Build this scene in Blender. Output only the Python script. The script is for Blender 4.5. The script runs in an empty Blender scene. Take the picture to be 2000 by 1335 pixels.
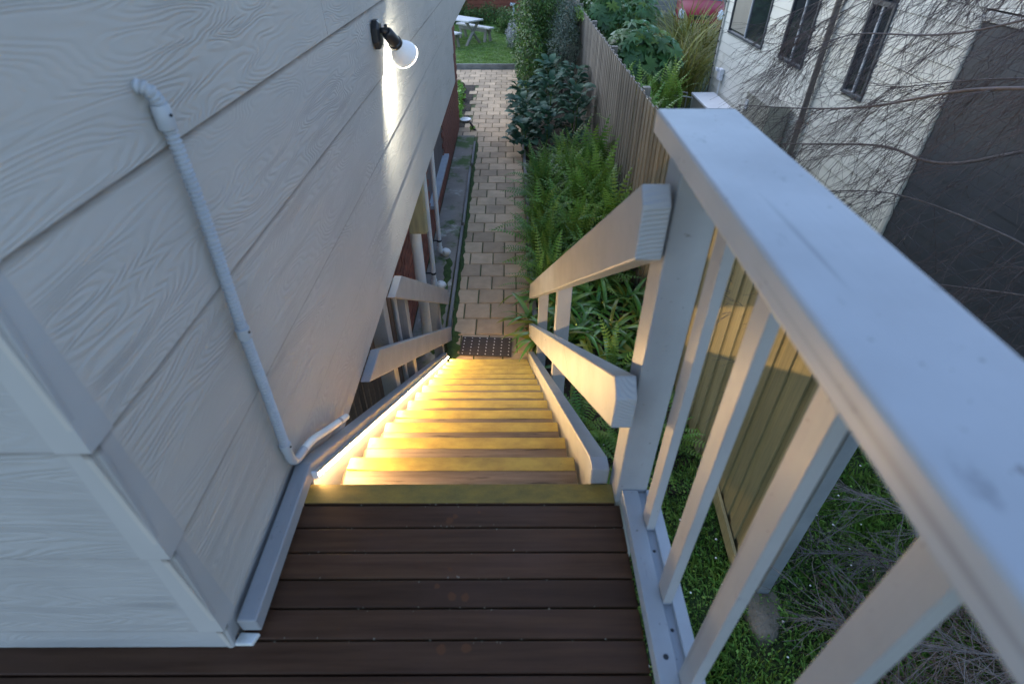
import bpy, bmesh, math, random
import numpy as np
from mathutils import Vector, Matrix, Euler
R = math.radians
random.seed(7); rng = np.random.default_rng(7)
S = bpy.context.scene
COL = S.collection
# ------------------------------------------------------------------ camera
cam = bpy.data.cameras.new('camera'); camo = bpy.data.objects.new('camera', cam); COL.objects.link(camo)
camo.location = (0, 0, 1.37)
camo.rotation_euler = (R(90 - 38.59), R(-0.11), R(-0.2))
cam.sensor_width = 36; cam.lens = 18.9; cam.clip_start = 0.02; cam.clip_end = 400
cam.dof.use_dof = True; cam.dof.focus_distance = 3.8; cam.dof.aperture_fstop = 2.8
S.camera = camo
# ------------------------------------------------------------------ dusk sky, weak soft sun
SUN_EL, SUN_AZ = 36, -38
w = bpy.data.worlds.new('World'); S.world = w; w.use_nodes = True
nt = w.node_tree; bg = nt.nodes['Background']
sky = nt.nodes.new('ShaderNodeTexSky'); sky.sky_type = 'NISHITA'; sky.sun_disc = False
sky.sun_elevation = R(SUN_EL); sky.sun_rotation = R(SUN_AZ); sky.air_density = 1.0; sky.dust_density = .4; sky.ozone_density = 1.9
nt.links.new(sky.outputs[0], bg.inputs[0]); bg.inputs[1].default_value = 0.15
sl = bpy.data.lights.new('sun', 'SUN'); sl.energy = 0.5; sl.angle = R(70); sl.color = (1.0, .98, .95)
so = bpy.data.objects.new('sun', sl); COL.objects.link(so)
so.rotation_euler = Vector((-math.sin(R(SUN_AZ)) * math.cos(R(SUN_EL)), -math.cos(R(SUN_AZ)) * math.cos(R(SUN_EL)), -math.sin(R(SUN_EL)))).to_track_quat('-Z', 'Y').to_euler()
S.view_settings.view_transform = 'Standard'; S.view_settings.look = 'None'; S.view_settings.gamma = 1
S.cycles.max_bounces = 6; S.cycles.diffuse_bounces = 3; S.cycles.glossy_bounces = 2
S.view_settings.exposure = 1.52; S.view_settings.use_curve_mapping = False
LED_POWER = 125.0
LAMP_POWER = 19.0

# ------------------------------------------------------------------ helpers
class MB:
    def __init__(s): s.v = []; s.f = []
    def add(s, v, f):
        o = len(s.v); s.v += [tuple(p) for p in v]; s.f += [tuple(i + o for i in q) for q in f]; return s
    def box(s, x0, x1, y0, y1, z0, z1):
        return s.add([(x0, y0, z0), (x1, y0, z0), (x1, y1, z0), (x0, y1, z0), (x0, y0, z1), (x1, y0, z1), (x1, y1, z1), (x0, y1, z1)],
                     [(0, 3, 2, 1), (4, 5, 6, 7), (0, 1, 5, 4), (1, 2, 6, 5), (2, 3, 7, 6), (3, 0, 4, 7)])
    def obox(s, c, size, m=None):
        b = MB().box(-size[0] / 2, size[0] / 2, -size[1] / 2, size[1] / 2, -size[2] / 2, size[2] / 2)
        c = Vector(c); m = m or Matrix.Identity(3)
        return s.add([c + m @ Vector(p) for p in b.v], b.f)
    def bar(s, a, b, wx, wz, up=(0, 0, 1)):
        a = Vector(a); b = Vector(b); d = (b - a); L = d.length; d.normalize()
        x = d.cross(Vector(up)).normalized(); z = x.cross(d)
        return s.obox((a + b) / 2, (wx, L, wz), Matrix((x, d, z)).transposed())
    def prism(s, poly, axis, a, b):
        n = len(poly)
        def P(p, t):
            return {'x': (t, p[0], p[1]), 'y': (p[0], t, p[1]), 'z': (p[0], p[1], t)}[axis]
        v = [P(p, a) for p in poly] + [P(p, b) for p in poly]
        return s.add(v, [tuple(range(n - 1, -1, -1)), tuple(range(n, 2 * n))] + [(i, (i + 1) % n, n + (i + 1) % n, n + i) for i in range(n)])
    def tube(s, pts, r, n=10, cap=True):
        pts = [Vector(p) for p in pts]
        if not hasattr(r, '__len__'): r = [r] * len(pts)
        rings = []; x = None
        for i, p in enumerate(pts):
            d = (pts[min(i + 1, len(pts) - 1)] - pts[max(i - 1, 0)])
            if d.length < 1e-9: d = Vector((0, 0, 1))
            d.normalize()
            if x is None:
                x = d.orthogonal().normalized()
            else:
                x = (x - d * x.dot(d))
                x = x.normalized() if x.length > 1e-6 else d.orthogonal().normalized()
            y = d.cross(x)
            rings.append([p + (x * math.cos(2 * math.pi * k / n) + y * math.sin(2 * math.pi * k / n)) * r[i] for k in range(n)])
        v = [q for g in rings for q in g]; f = []
        for i in range(len(pts) - 1):
            for k in range(n):
                f.append((i * n + k, i * n + (k + 1) % n, (i + 1) * n + (k + 1) % n, (i + 1) * n + k))
        if cap: f += [tuple(range(n - 1, -1, -1)), tuple((len(pts) - 1) * n + k for k in range(n))]
        return s.add(v, f)
    def lathe(s, prof, c, axis=(0, 0, 1), n=24, cap=True):
        c = Vector(c); a = Vector(axis).normalized(); x = a.orthogonal().normalized(); y = a.cross(x); m = len(prof)
        v = [c + a * t + (x * math.cos(2 * math.pi * k / n) + y * math.sin(2 * math.pi * k / n)) * q for t, q in prof for k in range(n)]
        f = [(i * n + k, i * n + (k + 1) % n, (i + 1) * n + (k + 1) % n, (i + 1) * n + k) for i in range(m - 1) for k in range(n)]
        if cap: f += [tuple(range(n - 1, -1, -1)), tuple((m - 1) * n + k for k in range(n))]
        return s.add(v, f)
    def mesh(s, name, m):
        me = bpy.data.meshes.new(name); me.from_pydata(s.v, [], s.f); me.update()
        if m: me.materials.append(m)
        return me
    def build(s, name, m, parent=None, bevel=0, smooth=False, seg=2):
        o = link(name, s.mesh(name, m), parent)
        if smooth:
            o.data.polygons.foreach_set('use_smooth', [True] * len(o.data.polygons))
            if smooth == 'angle': o.data.set_sharp_from_angle(angle=R(40))
        if bevel:
            md = o.modifiers.new('bevel', 'BEVEL'); md.width = bevel; md.segments = seg; md.limit_method = 'ANGLE'; md.angle_limit = R(35)
        return o
ORIG = {}
def link(name, me, parent=None, M=None):
    o = bpy.data.objects.new(name, me); COL.objects.link(o)
    if M is not None: o.matrix_basis = M
    if parent is not None: setpar(o, parent)
    ORIG[o.name] = Vector((0, 0, 0)) if me is not None else o.matrix_basis.translation.copy()
    return o
def setpar(o, p):
    o.parent = p
    t = Vector((0, 0, 0)); q = p
    # parts are modelled in world coordinates: undo the root's translation
    if q.type == 'EMPTY': t = q.location
    elif q.get('_loc'): t = Vector(q['_loc'])
    o.matrix_parent_inverse = Matrix.Translation(-t)
def thing(name, loc, label, cat, group=None):
    o = bpy.data.objects.new(name, None); o.empty_display_size = .1; COL.objects.link(o); o.location = loc
    return tag(o, label, cat, group)
def tag(o, label=None, cat=None, group=None, kind=None):
    if label: o['label'] = label
    if cat: o['category'] = cat
    if group: o['group'] = group
    if kind: o['kind'] = kind
    return o
def rawmesh(name, v, f, m, smooth=False):
    me = bpy.data.meshes.new(name)
    v = np.asarray(v, np.float32).reshape(-1, 3); f = np.asarray(f, np.int32); k = f.shape[1]
    me.vertices.add(len(v)); me.vertices.foreach_set('co', v.ravel())
    me.loops.add(f.size); me.loops.foreach_set('vertex_index', f.ravel())
    me.polygons.add(len(f)); me.polygons.foreach_set('loop_start', np.arange(0, f.size, k)); me.polygons.foreach_set('loop_total', np.full(len(f), k))
    if smooth: me.polygons.foreach_set('use_smooth', np.ones(len(f), bool))
    me.update(); me.validate()
    if m: me.materials.append(m)
    return me

# ------------------------------------------------------------------ materials
class NT:
    def __init__(s, name):
        s.m = bpy.data.materials.new(name); s.m.use_nodes = True; s.t = s.m.node_tree
        s.b = s.t.nodes['Principled BSDF']; s._tc = None
    def n(s, typ, **k):
        nd = s.t.nodes.new('ShaderNode' + typ)
        for a, v in k.items():
            if a[0] == '_': nd.inputs[int(a[1:])].default_value = v
            else: setattr(nd, a, v)
        return nd
    def l(s, a, b): s.t.links.new(a, b)
    def tc(s):
        if not s._tc: s._tc = s.n('TexCoord')
        return s._tc.outputs['Object']
    def map(s, vec=None, sc=(1, 1, 1), loc=(0, 0, 0), rot=(0, 0, 0)):
        mp = s.n('Mapping'); s.l(vec or s.tc(), mp.inputs[0])
        mp.inputs['Scale'].default_value = sc; mp.inputs['Location'].default_value = loc; mp.inputs['Rotation'].default_value = rot
        return mp.outputs[0]
    def noise(s, vec, scale, detail=4, rough=.55, dist=0):
        nd = s.n('TexNoise'); s.l(vec, nd.inputs['Vector'])
        nd.inputs['Scale'].default_value = scale; nd.inputs['Detail'].default_value = detail; nd.inputs['Roughness'].default_value = rough; nd.inputs['Distortion'].default_value = dist
        return nd.outputs['Fac']
    def ramp(s, fac, p0, p1, c0=(0, 0, 0, 1), c1=(1, 1, 1, 1)):
        r = s.n('ValToRGB'); s.l(fac, r.inputs[0]); e = r.color_ramp.elements
        e[0].position = p0; e[1].position = p1; e[0].color = c0; e[1].color = c1
        return r.outputs[0]
    def mix(s, fac, a, b, mode='MIX'):
        m = s.n('Mix', data_type='RGBA', blend_type=mode)
        for inp, v in ((m.inputs[0], fac), (m.inputs[6], a), (m.inputs[7], b)):
            if isinstance(v, (int, float)): inp.default_value = v
            elif isinstance(v, tuple): inp.default_value = v if len(v) == 4 else v + (1,)
            else: s.l(v, inp)
        return m.outputs[2]
    def math(s, op, a, b=0.0, c=None):
        m = s.n('Math', operation=op)
        for i, v in enumerate((a, b) if c is None else (a, b, c)):
            if isinstance(v, (int, float)): m.inputs[i].default_value = v
            else: s.l(v, m.inputs[i])
        return m.outputs[0]
    def bump(s, h, dist=.002, st=.5, prev=None):
        b = s.n('Bump'); b.inputs['Strength'].default_value = st; b.inputs['Distance'].default_value = dist
        s.l(h, b.inputs['Height'])
        if prev: s.l(prev, b.inputs['Normal'])
        return b.outputs[0]
    def out(s, col=None, rough=None, normal=None, **k):
        def setp(nm, v):
            if v is None: return
            i = s.b.inputs[nm]
            if isinstance(v, (int, float)): i.default_value = v
            elif isinstance(v, tuple): i.default_value = v if len(v) == 4 else v + (1,)
            else: s.l(v, i)
        setp('Base Color', col); setp('Roughness', rough); setp('Normal', normal)
        for a, v in k.items(): setp(a.replace('_', ' '), v)
        return s.m
def simple(name, c1, c2=None, scale=6, rough=.6, stretch=(1, 1, 1), bump=0, bscale=60, bdist=.003, brand=0, irand=0, detail=5, p=(.3, .7), hue=0, **k):
    t = NT(name); vec = t.map(sc=stretch)
    col = t.mix(t.ramp(t.noise(vec, scale, detail), p[0], p[1]), c1, c2 or c1)
    if brand or irand:
        hs = t.n('HueSaturation'); t.l(col, hs.inputs['Color'])
        src = t.n('ObjectInfo').outputs['Random'] if brand else t.n('NewGeometry').outputs['Random Per Island']
        amt = brand or irand
        t.l(t.math('MULTIPLY_ADD', src, 2 * amt, 1 - amt), hs.inputs['Value'])
        if hue:
            t.l(t.math('MULTIPLY_ADD', t.math('FRACT', t.math('MULTIPLY', src, 7.31)), 2 * hue, .5 - hue), hs.inputs['Hue'])
        col = hs.outputs[0]
    nrm = t.bump(t.noise(vec, bscale, 4), bdist, bump) if bump else None
    return t.out(col, rough, nrm, **k)
def leafmat(name, c1, c2, rough=.45, scale=3, irand=0, brand=.25, hue=.02, trans=.0, spec=.4):
    t = NT(name)
    col = t.mix(t.ramp(t.noise(t.tc(), scale, 3), .35, .65), c1, c2)
    hs = t.n('HueSaturation'); t.l(col, hs.inputs['Color'])
    a = t.n('ObjectInfo').outputs['Random'] if not irand else t.n('NewGeometry').outputs['Random Per Island']
    amt = irand or brand
    t.l(t.math('MULTIPLY_ADD', a, 2 * amt, 1 - amt), hs.inputs['Value'])
    t.l(t.math('MULTIPLY_ADD', t.math('FRACT', t.math('MULTIPLY', a, 7.31)), 2 * hue, .5 - hue), hs.inputs['Hue'])
    t.out(hs.outputs[0], rough, Specular_IOR_Level=spec)
    tr = t.n('BsdfTranslucent'); t.l(hs.outputs[0], tr.inputs[0])
    mx = t.n('MixShader'); mx.inputs[0].default_value = .25
    t.l(t.b.outputs[0], mx.inputs[1]); t.l(tr.outputs[0], mx.inputs[2])
    t.l(mx.outputs[0], t.t.nodes['Material Output'].inputs[0])
    return t.m
def emis(name, c, st):
    t = NT(name); return t.out((0, 0, 0), .5, None, Emission_Color=c, Emission_Strength=st)

def weatherboard_mat(name, c, axis, emboss=True):
    """embossed cedar-grain cement board; smooth band by the corner"""
    t = NT(name)
    oi = t.n('ObjectInfo').outputs['Random']
    off = t.n('CombineXYZ'); t.l(t.math('MULTIPLY', oi, 37.0), off.inputs[0]); t.l(t.math('MULTIPLY', oi, 91.0), off.inputs[1]); t.l(t.math('MULTIPLY', oi, 13.0), off.inputs[2])
    add = t.n('VectorMath', operation='ADD'); t.l(t.tc(), add.inputs[0]); t.l(off.outputs[0], add.inputs[1])
    sc = (1, 1.7, 11) if axis == 'y' else (1.7, 1, 11)
    v = t.map(add.outputs[0], sc)
    n1 = t.noise(v, 1.0, 1.6, .40, .2)
    n2 = t.noise(t.map(add.outputs[0], (sc[0] * 3, sc[1] * 5, sc[2] * 5)), 1.0, 1, .5)
    ph = t.math('ADD', t.math('MULTIPLY', n1, 185.0), t.math('MULTIPLY', n2, 2.5))
    wv = t.math('SINE', ph)
    wv = t.math('POWER', t.math('MULTIPLY_ADD', wv, .5, .5), .7)
    amp = t.ramp(t.noise(v, .6, 1), .25, .60)                      # patches of weak grain
    sep = t.n('SeparateXYZ'); t.l(t.tc(), sep.inputs[0])
    if axis == 'y': edge = t.math('SMOOTHSTEP', .0, .0) if False else t.ramp(t.math('SUBTRACT', sep.outputs[1], .55), .05, .075)
    else: edge = t.ramp(t.math('MULTIPLY_ADD', sep.outputs[0], -1.0, -.653), .05, .075)
    h = t.math('MULTIPLY', t.math('MULTIPLY', wv, t.math('MULTIPLY_ADD', amp, .8, .2)), edge)
    fine = t.noise(t.map(add.outputs[0], (40, 40, 90)), 1.0, 1)
    nrm = t.bump(h, .0015, 1.0) if emboss else None; nrm = t.bump(fine, .0006, .35, nrm)
    dirt = t.ramp(t.noise(t.map(t.tc(), (3, 1.1, 2.2)), 1.3, 3, .6), .35, .75)
    col = t.mix(dirt, c, tuple(q * .88 for q in c))
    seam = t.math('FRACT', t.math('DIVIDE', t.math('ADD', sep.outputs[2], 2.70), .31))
    lap_shade_grime = t.math('MULTIPLY', t.ramp(seam, .935, .985), t.math('MULTIPLY_ADD', t.noise(t.tc(), 9, 4), .9, .25))  # brown lap grime, widened to paint the shadow under each lap
    col = t.mix(lap_shade_grime, col, (.07, .055, .045))
    return t.out(col, .72, nrm, Specular_IOR_Level=.2)
def painted(name, c, axis='y', grain=.35, flecks=True):
    t = NT(name)
    st = {'y': (60, 4, 60), 'x': (4, 60, 60), 'z': (60, 60, 4)}[axis]
    g = t.noise(t.map(sc=st), 1.0, 3, .6)
    big = t.noise(t.tc(), 5, 5, .6)
    col = t.mix(t.ramp(big, .35, .7), c, tuple(q * .86 for q in c))
    if flecks:
        fl = t.ramp(t.noise(t.map(sc=(1, .35, 1)), 24, 4, .6), .66, .74)
        col = t.mix(t.math('MULTIPLY', fl, .55), col, tuple(q * .45 for q in c))
    if flecks:
        ck = t.noise(t.map(sc={'y': (26, .8, 26), 'x': (.8, 26, 26), 'z': (26, 26, .8)}[axis]), 1.0, 2, .5)
        col = t.mix(t.math('MULTIPLY', t.ramp(ck, .70, .73), .5), col, tuple(q * .45 for q in c))
        sk = t.ramp(t.noise(t.tc(), 75, 2, .5), .71, .76); col = t.mix(t.math('MULTIPLY', sk, .6), col, (.10, .085, .07))
    nrm = t.bump(g, .0012, grain)
    return t.out(col, t.math('MULTIPLY_ADD', big, .25, .32), nrm, Specular_IOR_Level=.45)

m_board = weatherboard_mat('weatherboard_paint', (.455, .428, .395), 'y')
m_boardf = weatherboard_mat('weatherboard_paint_front_shaded', (.365, .357, .35), 'x')  # same paint, darkened to put the front wall's shade into its colour
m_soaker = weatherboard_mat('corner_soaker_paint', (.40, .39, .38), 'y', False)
GREY = (.315, .318, .33)
m_paint = painted('grey_timber_paint', GREY, 'y', .6)
m_paintz = painted('grey_timber_paint_upright', GREY, 'z', .5)
m_railtop = painted('grey_rail_paint', (.385, .395, .415), 'y', .5)
# end grain of sawn rails
t = NT('grey_end_grain'); wv = t.n('TexWave', wave_type='RINGS', rings_direction='Y'); t.l(t.map(loc=(-.32, 0, -.55), sc=(1, 0, 1)), wv.inputs[0])
wv.inputs['Scale'].default_value = 32; wv.inputs['Distortion'].default_value = 1.2; wv.inputs['Detail'].default_value = 2
m_endgrain = t.out((.33, .34, .36), .6, t.bump(wv.outputs[1], .002, .6))
# deck: dark oiled hardwood, damp, with a few rusty drip marks
t = NT('deck_timber'); v = t.map(sc=(2.2, 40, 10)); gr = t.noise(v, 1.0, 6, .65); bl = t.noise(t.map(sc=(2, 5, 1)), 2.0, 4)
col = t.mix(t.ramp(gr, .3, .75), (.048, .020, .0095), (.105, .050, .025)); col = t.mix(t.math('MULTIPLY', t.ramp(bl, .45, .8), .5), col, (.10, .050, .034))
oi = t.n('ObjectInfo').outputs['Random']
hs = t.n('HueSaturation'); t.l(col, hs.inputs['Color']); t.l(t.math('MULTIPLY_ADD', oi, .5, .75), hs.inputs['Value']); col = hs.outputs[0]
wob = t.noise(t.tc(), 60, 2)
for (x, y, r) in ((-.175, .892, .012), (-.160, .905, .008), (-.150, .672, .012), (-.115, .670, .012), (-.165, .545, .013), (-.105, .548, .013), (-.16, .745, .006), (-.19, .700, .008), (-.09, .92, .004)):
    d = t.n('VectorMath', operation='DISTANCE'); t.l(t.tc(), d.inputs[0]); d.inputs[1].default_value = (x, y, 0)
    k = t.ramp(t.math('MULTIPLY', t.math('MULTIPLY_ADD', wob, .012, t.math('SUBTRACT', d.outputs['Value'], .006)), 1 / r / 1.0), .8, 1.05, (1, 1, 1, 1), (0, 0, 0, 1))
    col = t.mix(t.math('MULTIPLY', k, .85), col, (.115, .044, .017))
m_deck = t.out(col, t.math('MULTIPLY_ADD', gr, .25, .36), t.bump(gr, .0012, .5), Specular_IOR_Level=.25)
# stair treads and yellow anti-slip tape
t = NT('tread_timber'); v = t.map(sc=(3, 45, 10)); gr = t.noise(v, 1.0, 6, .7)
cr = t.ramp(t.noise(t.map(sc=(5, 90, 10)), 1.0, 4, .6), .60, .68)
col = t.mix(t.ramp(gr, .3, .75), (.13, .090, .060), (.30, .225, .155)); col = t.mix(t.math('MULTIPLY', cr, .8), col, (.03, .016, .010))
m_tread = t.out(col, .7, t.bump(gr, .002, .6))
t = NT('yellow_tape'); gt = t.noise(t.tc(), 420, 2); dt = t.noise(t.map(sc=(1, 2, 1)), 9, 5, .65)
col = t.mix(t.ramp(dt, .35, .72), (.54, .40, .09), (.33, .23, .065)); col = t.mix(t.math('MULTIPLY', t.ramp(gt, .55, .8), .35), col, (.75, .56, .16))
sp = t.ramp(t.noise(t.tc(), 20, 3), .72, .78); col = t.mix(t.math('MULTIPLY', sp, .6), col, (.12, .09, .02))
m_yellow = t.out(col, .7, t.bump(gt, .0012, .7))
t = NT('yellow_tape_worn'); gt = t.noise(t.tc(), 420, 2); dt = t.noise(t.map(sc=(1, 2, 1)), 11, 5, .7)
col = t.mix(t.ramp(dt, .3, .7), (.30, .20, .03), (.16, .115, .028)); col = t.mix(t.math('MULTIPLY', t.ramp(gt, .55, .8), .35), col, (.5, .4, .15))
m_yellow_worn = t.out(col, .7, t.bump(gt, .0012, .7))
m_led = emis('led_diffuser', (1.0, .64, .28), LED_POWER)
m_alu = simple('led_channel_metal', (.6, .6, .6), (.5, .5, .5), rough=.35, Metallic=.8)
m_conduit = simple('conduit_grey', (.42, .44, .47), (.36, .38, .41), 12, .45)
m_pvc = simple('white_pvc', (.80, .80, .78), (.68, .68, .66), 7, .4, bump=.1)
m_pvcdirty = simple('weathered_white_pvc', (.7, .7, .68), (.25, .26, .2), 11, .5, p=(.5, .75))
m_black = simple('black_plastic', (.012, .013, .016), (.02, .021, .024), 20, .4)
m_bulb = simple('bulb_white', (.80, .80, .81), (.76, .76, .77), 5, .35, Emission_Color=(1.0, .97, .95), Emission_Strength=.03)
m_rim = emis('bulb_rim_glow', (1.0, .97, .85), 4.0)
# ground things
t = NT('paver_clay'); oi = t.n('ObjectInfo'); off = t.n('VectorMath', operation='ADD'); t.l(t.tc(), off.inputs[0]); t.l(oi.outputs['Location'], off.inputs[1])
ns = t.noise(off.outputs[0], 9, 6, .65); nb = t.noise(off.outputs[0], 2.2, 4)
col = t.mix(t.ramp(ns, .3, .7), (.60, .43, .275), (.48, .34, .21)); col = t.mix(t.math('MULTIPLY', t.ramp(nb, .46, .72), .6), col, (.27, .20, .135))
hs = t.n('HueSaturation'); t.l(col, hs.inputs['Color']); t.l(t.math('MULTIPLY_ADD', oi.outputs['Random'], .5, .72), hs.inputs['Value'])
m_paver = t.out(hs.outputs[0], .85, t.bump(t.noise(off.outputs[0], 110, 4), .003, .5))
m_joint = simple('mossy_joint', (.10, .088, .055), (.075, .125, .028), 5, .95, bump=.6, bscale=90, bdist=.008)
m_moss = simple('moss', (.060, .115, .020), (.030, .055, .012), 14, .95, bump=1, bscale=160, bdist=.012)
t = NT('old_concrete'); n1 = t.noise(t.tc(), 2.3, 6, .65); n2 = t.noise(t.map(loc=(3, 7, 1)), 1.7, 5, .7); n3 = t.noise(t.tc(), 120, 3)
col = t.mix(t.ramp(n1, .3, .7), (.20, .17, .14), (.31, .275, .235)); col = t.mix(t.ramp(n2, .56, .63), col, (.46, .44, .38))
n4 = t.noise(t.map(loc=(9, 2, 4)), 1.5, 6, .7); col = t.mix(t.ramp(n4, .50, .60), col, (.075, .125, .03))
m_conc = t.out(col, .9, t.bump(n3, .004, .6))
m_soil = simple('soil', (.040, .028, .019), (.075, .055, .038), 9, .95, bump=1, bscale=45, bdist=.03)
m_ground = simple('ground_earth', (.045, .050, .022), (.035, .070, .018), 1.3, .95, bump=.8, bscale=30, bdist=.03)
m_lawn = simple('lawn_turf', (.085, .155, .032), (.13, .20, .050), 1.1, .95, bump=.8, bscale=70, bdist=.03)
m_brick = simple('red_brick', (.27, .085, .045), (.19, .06, .038), 7, .85, bump=.5, bscale=80, brand=.25)
m_brickfar = simple('red_brick_far', (.33, .10, .060), (.26, .078, .048), 5, .85, bump=.4, bscale=60, brand=.14)
m_mortar = simple('mortar', (.20, .15, .12), (.15, .11, .09), 9, .95, bump=.4)
m_sleeper = simple('grey_sleeper', (.30, .29, .28), (.17, .16, .155), 4, .9, (1, .4, 1), .6, 60)
t = NT('treated_pine'); oi = t.n('ObjectInfo').outputs['Random']; gr = t.noise(t.map(sc=(40, 40, 2.0)), 1.0, 5, .65)
sep = t.n('SeparateXYZ'); gm = t.n('NewGeometry'); t.l(gm.outputs['Position'], sep.inputs[0])
age = t.ramp(t.math('MULTIPLY', sep.outputs[1], .1), .25, .75)
new = t.mix(t.ramp(gr, .3, .7), (.34, .28, .145), (.22, .19, .10)); old = t.mix(t.ramp(gr, .3, .7), (.27, .245, .215), (.17, .155, .135))
col = t.mix(age, new, old)
hs = t.n('HueSaturation'); t.l(col, hs.inputs['Color']); t.l(t.math('MULTIPLY_ADD', oi, .5, .75), hs.inputs['Value'])
m_fence = t.out(hs.outputs[0], .8, t.bump(gr, .003, .5))
m_oldtimber = simple('weathered_plank', (.42, .37, .20), (.28, .25, .15), 3, .8, (8, 8, .8), .4, 30)
m_brown = simple('brown_slat', (.10, .062, .045), (.16, .105, .075), 3, .8, (12, 12, 1), .4, 20, brand=.25)
m_greydoor = simple('grey_door_plank', (.15, .125, .12), (.10, .085, .085), 3, .7, (20, 20, 1), .4, 20, brand=.12)
m_sill = simple('blue_grey_sill', (.36, .39, .43), (.28, .31, .35), 5, .6, bump=.2)
m_rubber = simple('mat_rubber', (.035, .028, .025), (.05, .04, .035), 20, .7, bump=.3)
m_pin = simple('mat_pin', (.7, .7, .68), None, 5, .5)
m_picnic = simple('pale_bench_timber', (.66, .65, .63), (.55, .54, .53), 4, .7, (1, 1, 1), .3, 40)
m_picniclg = simple('grey_bench_leg', (.26, .25, .22), (.19, .185, .16), 4, .8, bump=.3)
t = NT('cream_cladding'); sp = t.n('SeparateXYZ'); t.l(t.tc(), sp.inputs[0])
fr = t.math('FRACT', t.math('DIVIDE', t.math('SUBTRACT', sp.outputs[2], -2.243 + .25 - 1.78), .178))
col = t.mix(t.ramp(t.noise(t.tc(), 1.5, 4), .3, .7), (.72, .70, .62), (.64, .625, .55))
col = t.mix(t.math('MULTIPLY', t.ramp(fr, .92, .96), .65), col, (.12, .115, .095))  # dark line painted at each lap in place of its shadow
m_cream = t.out(col, .6)
m_creamtrim = simple('cream_trim', (.50, .49, .44), (.45, .44, .40), 3, .55)
m_charcoal = simple('charcoal_panel', (.040, .044, .052), (.052, .056, .066), 1.5, .55, bump=.15, bscale=15)
m_winframe = simple('dark_window_frame', (.07, .08, .095), (.055, .06, .07), 4, .4)
m_mullion = simple('pale_mullion', (.38, .40, .43), None, 4, .4)
m_blind = simple('blind', (.30, .28, .23), (.24, .22, .18), 2, .8)
t = NT('window_glass'); m_glass = t.out((.02, .025, .03), .06, None, Specular_IOR_Level=.9)
m_dpipe = simple('brown_downpipe', (.17, .145, .125), (.12, .10, .09), 3, .5)
m_acbox = simple('beige_metal', (.34, .325, .27), (.29, .28, .235), 2, .5)
m_white = simple('white_metal', (.78, .79, .82), (.7, .71, .74), 3, .4)
m_steel = simple('grey_steel', (.20, .225, .25), (.15, .17, .19), 5, .5, bump=.1)
m_frame = simple('bare_metal', (.45, .46, .48), None, 5, .35, Metallic=.7)
m_carred = simple('car_paint', (.26, .014, .028), (.23, .012, .025), 1, .5, Specular_IOR_Level=.2)
m_carglass = simple('car_glass', (.10, .13, .17), None, 1, .08)
m_lamp = simple('headlight', (.65, .68, .72), (.5, .53, .57), 20, .15)
m_chrome = simple('chrome', (.7, .7, .72), None, 1, .2, Metallic=1.0)
m_tyre = simple('tyre', (.02, .02, .02), None, 5, .8)
m_rock = simple('brown_rock', (.16, .095, .06), (.10, .062, .045), 6, .9, bump=1, bscale=14, bdist=.03)
m_cfoot = simple('pale_concrete', (.30, .255, .195), (.13, .11, .075), 9, .95, bump=1, bscale=40, bdist=.02)
m_petal = simple('white_petal', (.75, .75, .72), None, 4, .7)
m_bark = simple('birch_bark', (.085, .066, .068), (.050, .038, .040), 30, .75, bump=.4, bscale=90)
m_bark2 = simple('twig_grey', (.20, .18, .175), (.11, .095, .095), 30, .75, bump=.4, bscale=90)
m_brush = simple('dead_twig', (.16, .115, .085), (.085, .058, .045), 12, .85, irand=.35)
m_limb = simple('limb_bark', (.13, .112, .112), (.065, .052, .052), 22, .75, bump=.5, bscale=70)
# foliage
m_fern = leafmat('fern_leaf', (0.116, 0.232, 0.043), (0.183, 0.329, 0.061))
m_fernd = leafmat('fern_leaf_dark', (0.079, 0.165, 0.034), (0.122, 0.232, 0.049))
m_fernl = leafmat('fern_leaf_light', (0.180, 0.323, 0.053), (0.240, 0.390, 0.075))
m_strap = leafmat('strap_leaf', (0.065, 0.183, 0.033), (0.110, 0.256, 0.048), .30, spec=.55)
m_strapy = leafmat('strap_leaf_yellow', (0.330, 0.300, 0.038), (0.180, 0.240, 0.038), .35)
m_acan = leafmat('acanthus_leaf', (0.037, 0.098, 0.061), (0.061, 0.137, 0.083), .55, spec=.25)
m_fats = leafmat('fatsia_leaf', (0.083, 0.193, 0.073), (0.128, 0.265, 0.083), .35)
m_shrub = leafmat('shrub_leaf', (0.051, 0.110, 0.029), (0.091, 0.174, 0.044), irand=.5, hue=.03)
m_shrubg = leafmat('grey_shrub_leaf', (0.110, 0.156, 0.113), (0.174, 0.220, 0.165), irand=.4)
m_shrubl = leafmat('bright_shrub_leaf', (0.112, 0.210, 0.033), (0.180, 0.285, 0.053), irand=.4, hue=.02)
m_hedge = leafmat('hedge_leaf', (0.065, 0.128, 0.029), (0.110, 0.193, 0.044), irand=.5, hue=.03)
m_cover = leafmat('groundcover_leaf', (0.156, 0.348, 0.046), (0.238, 0.420, 0.073), irand=.3)
m_grass = leafmat('grass_blade', (0.146, 0.293, 0.049), (0.220, 0.366, 0.079), .6, irand=.45)
m_lawnb = leafmat('lawn_blade', (0.165, 0.285, 0.060), (0.240, 0.360, 0.098), .6, irand=.3)
m_reed = leafmat('reed_leaf', (0.195, 0.217, 0.042), (0.285, 0.255, 0.068), .5, irand=.4, hue=.02)
m_lav = leafmat('lavender_flower', (0.400, 0.400, 0.400), (0.400, 0.400, 0.400), .7, irand=.3)
m_flower = leafmat('cream_flower', (0.400, 0.400, 0.375), (0.400, 0.400, 0.400), .6, irand=.2)

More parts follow.
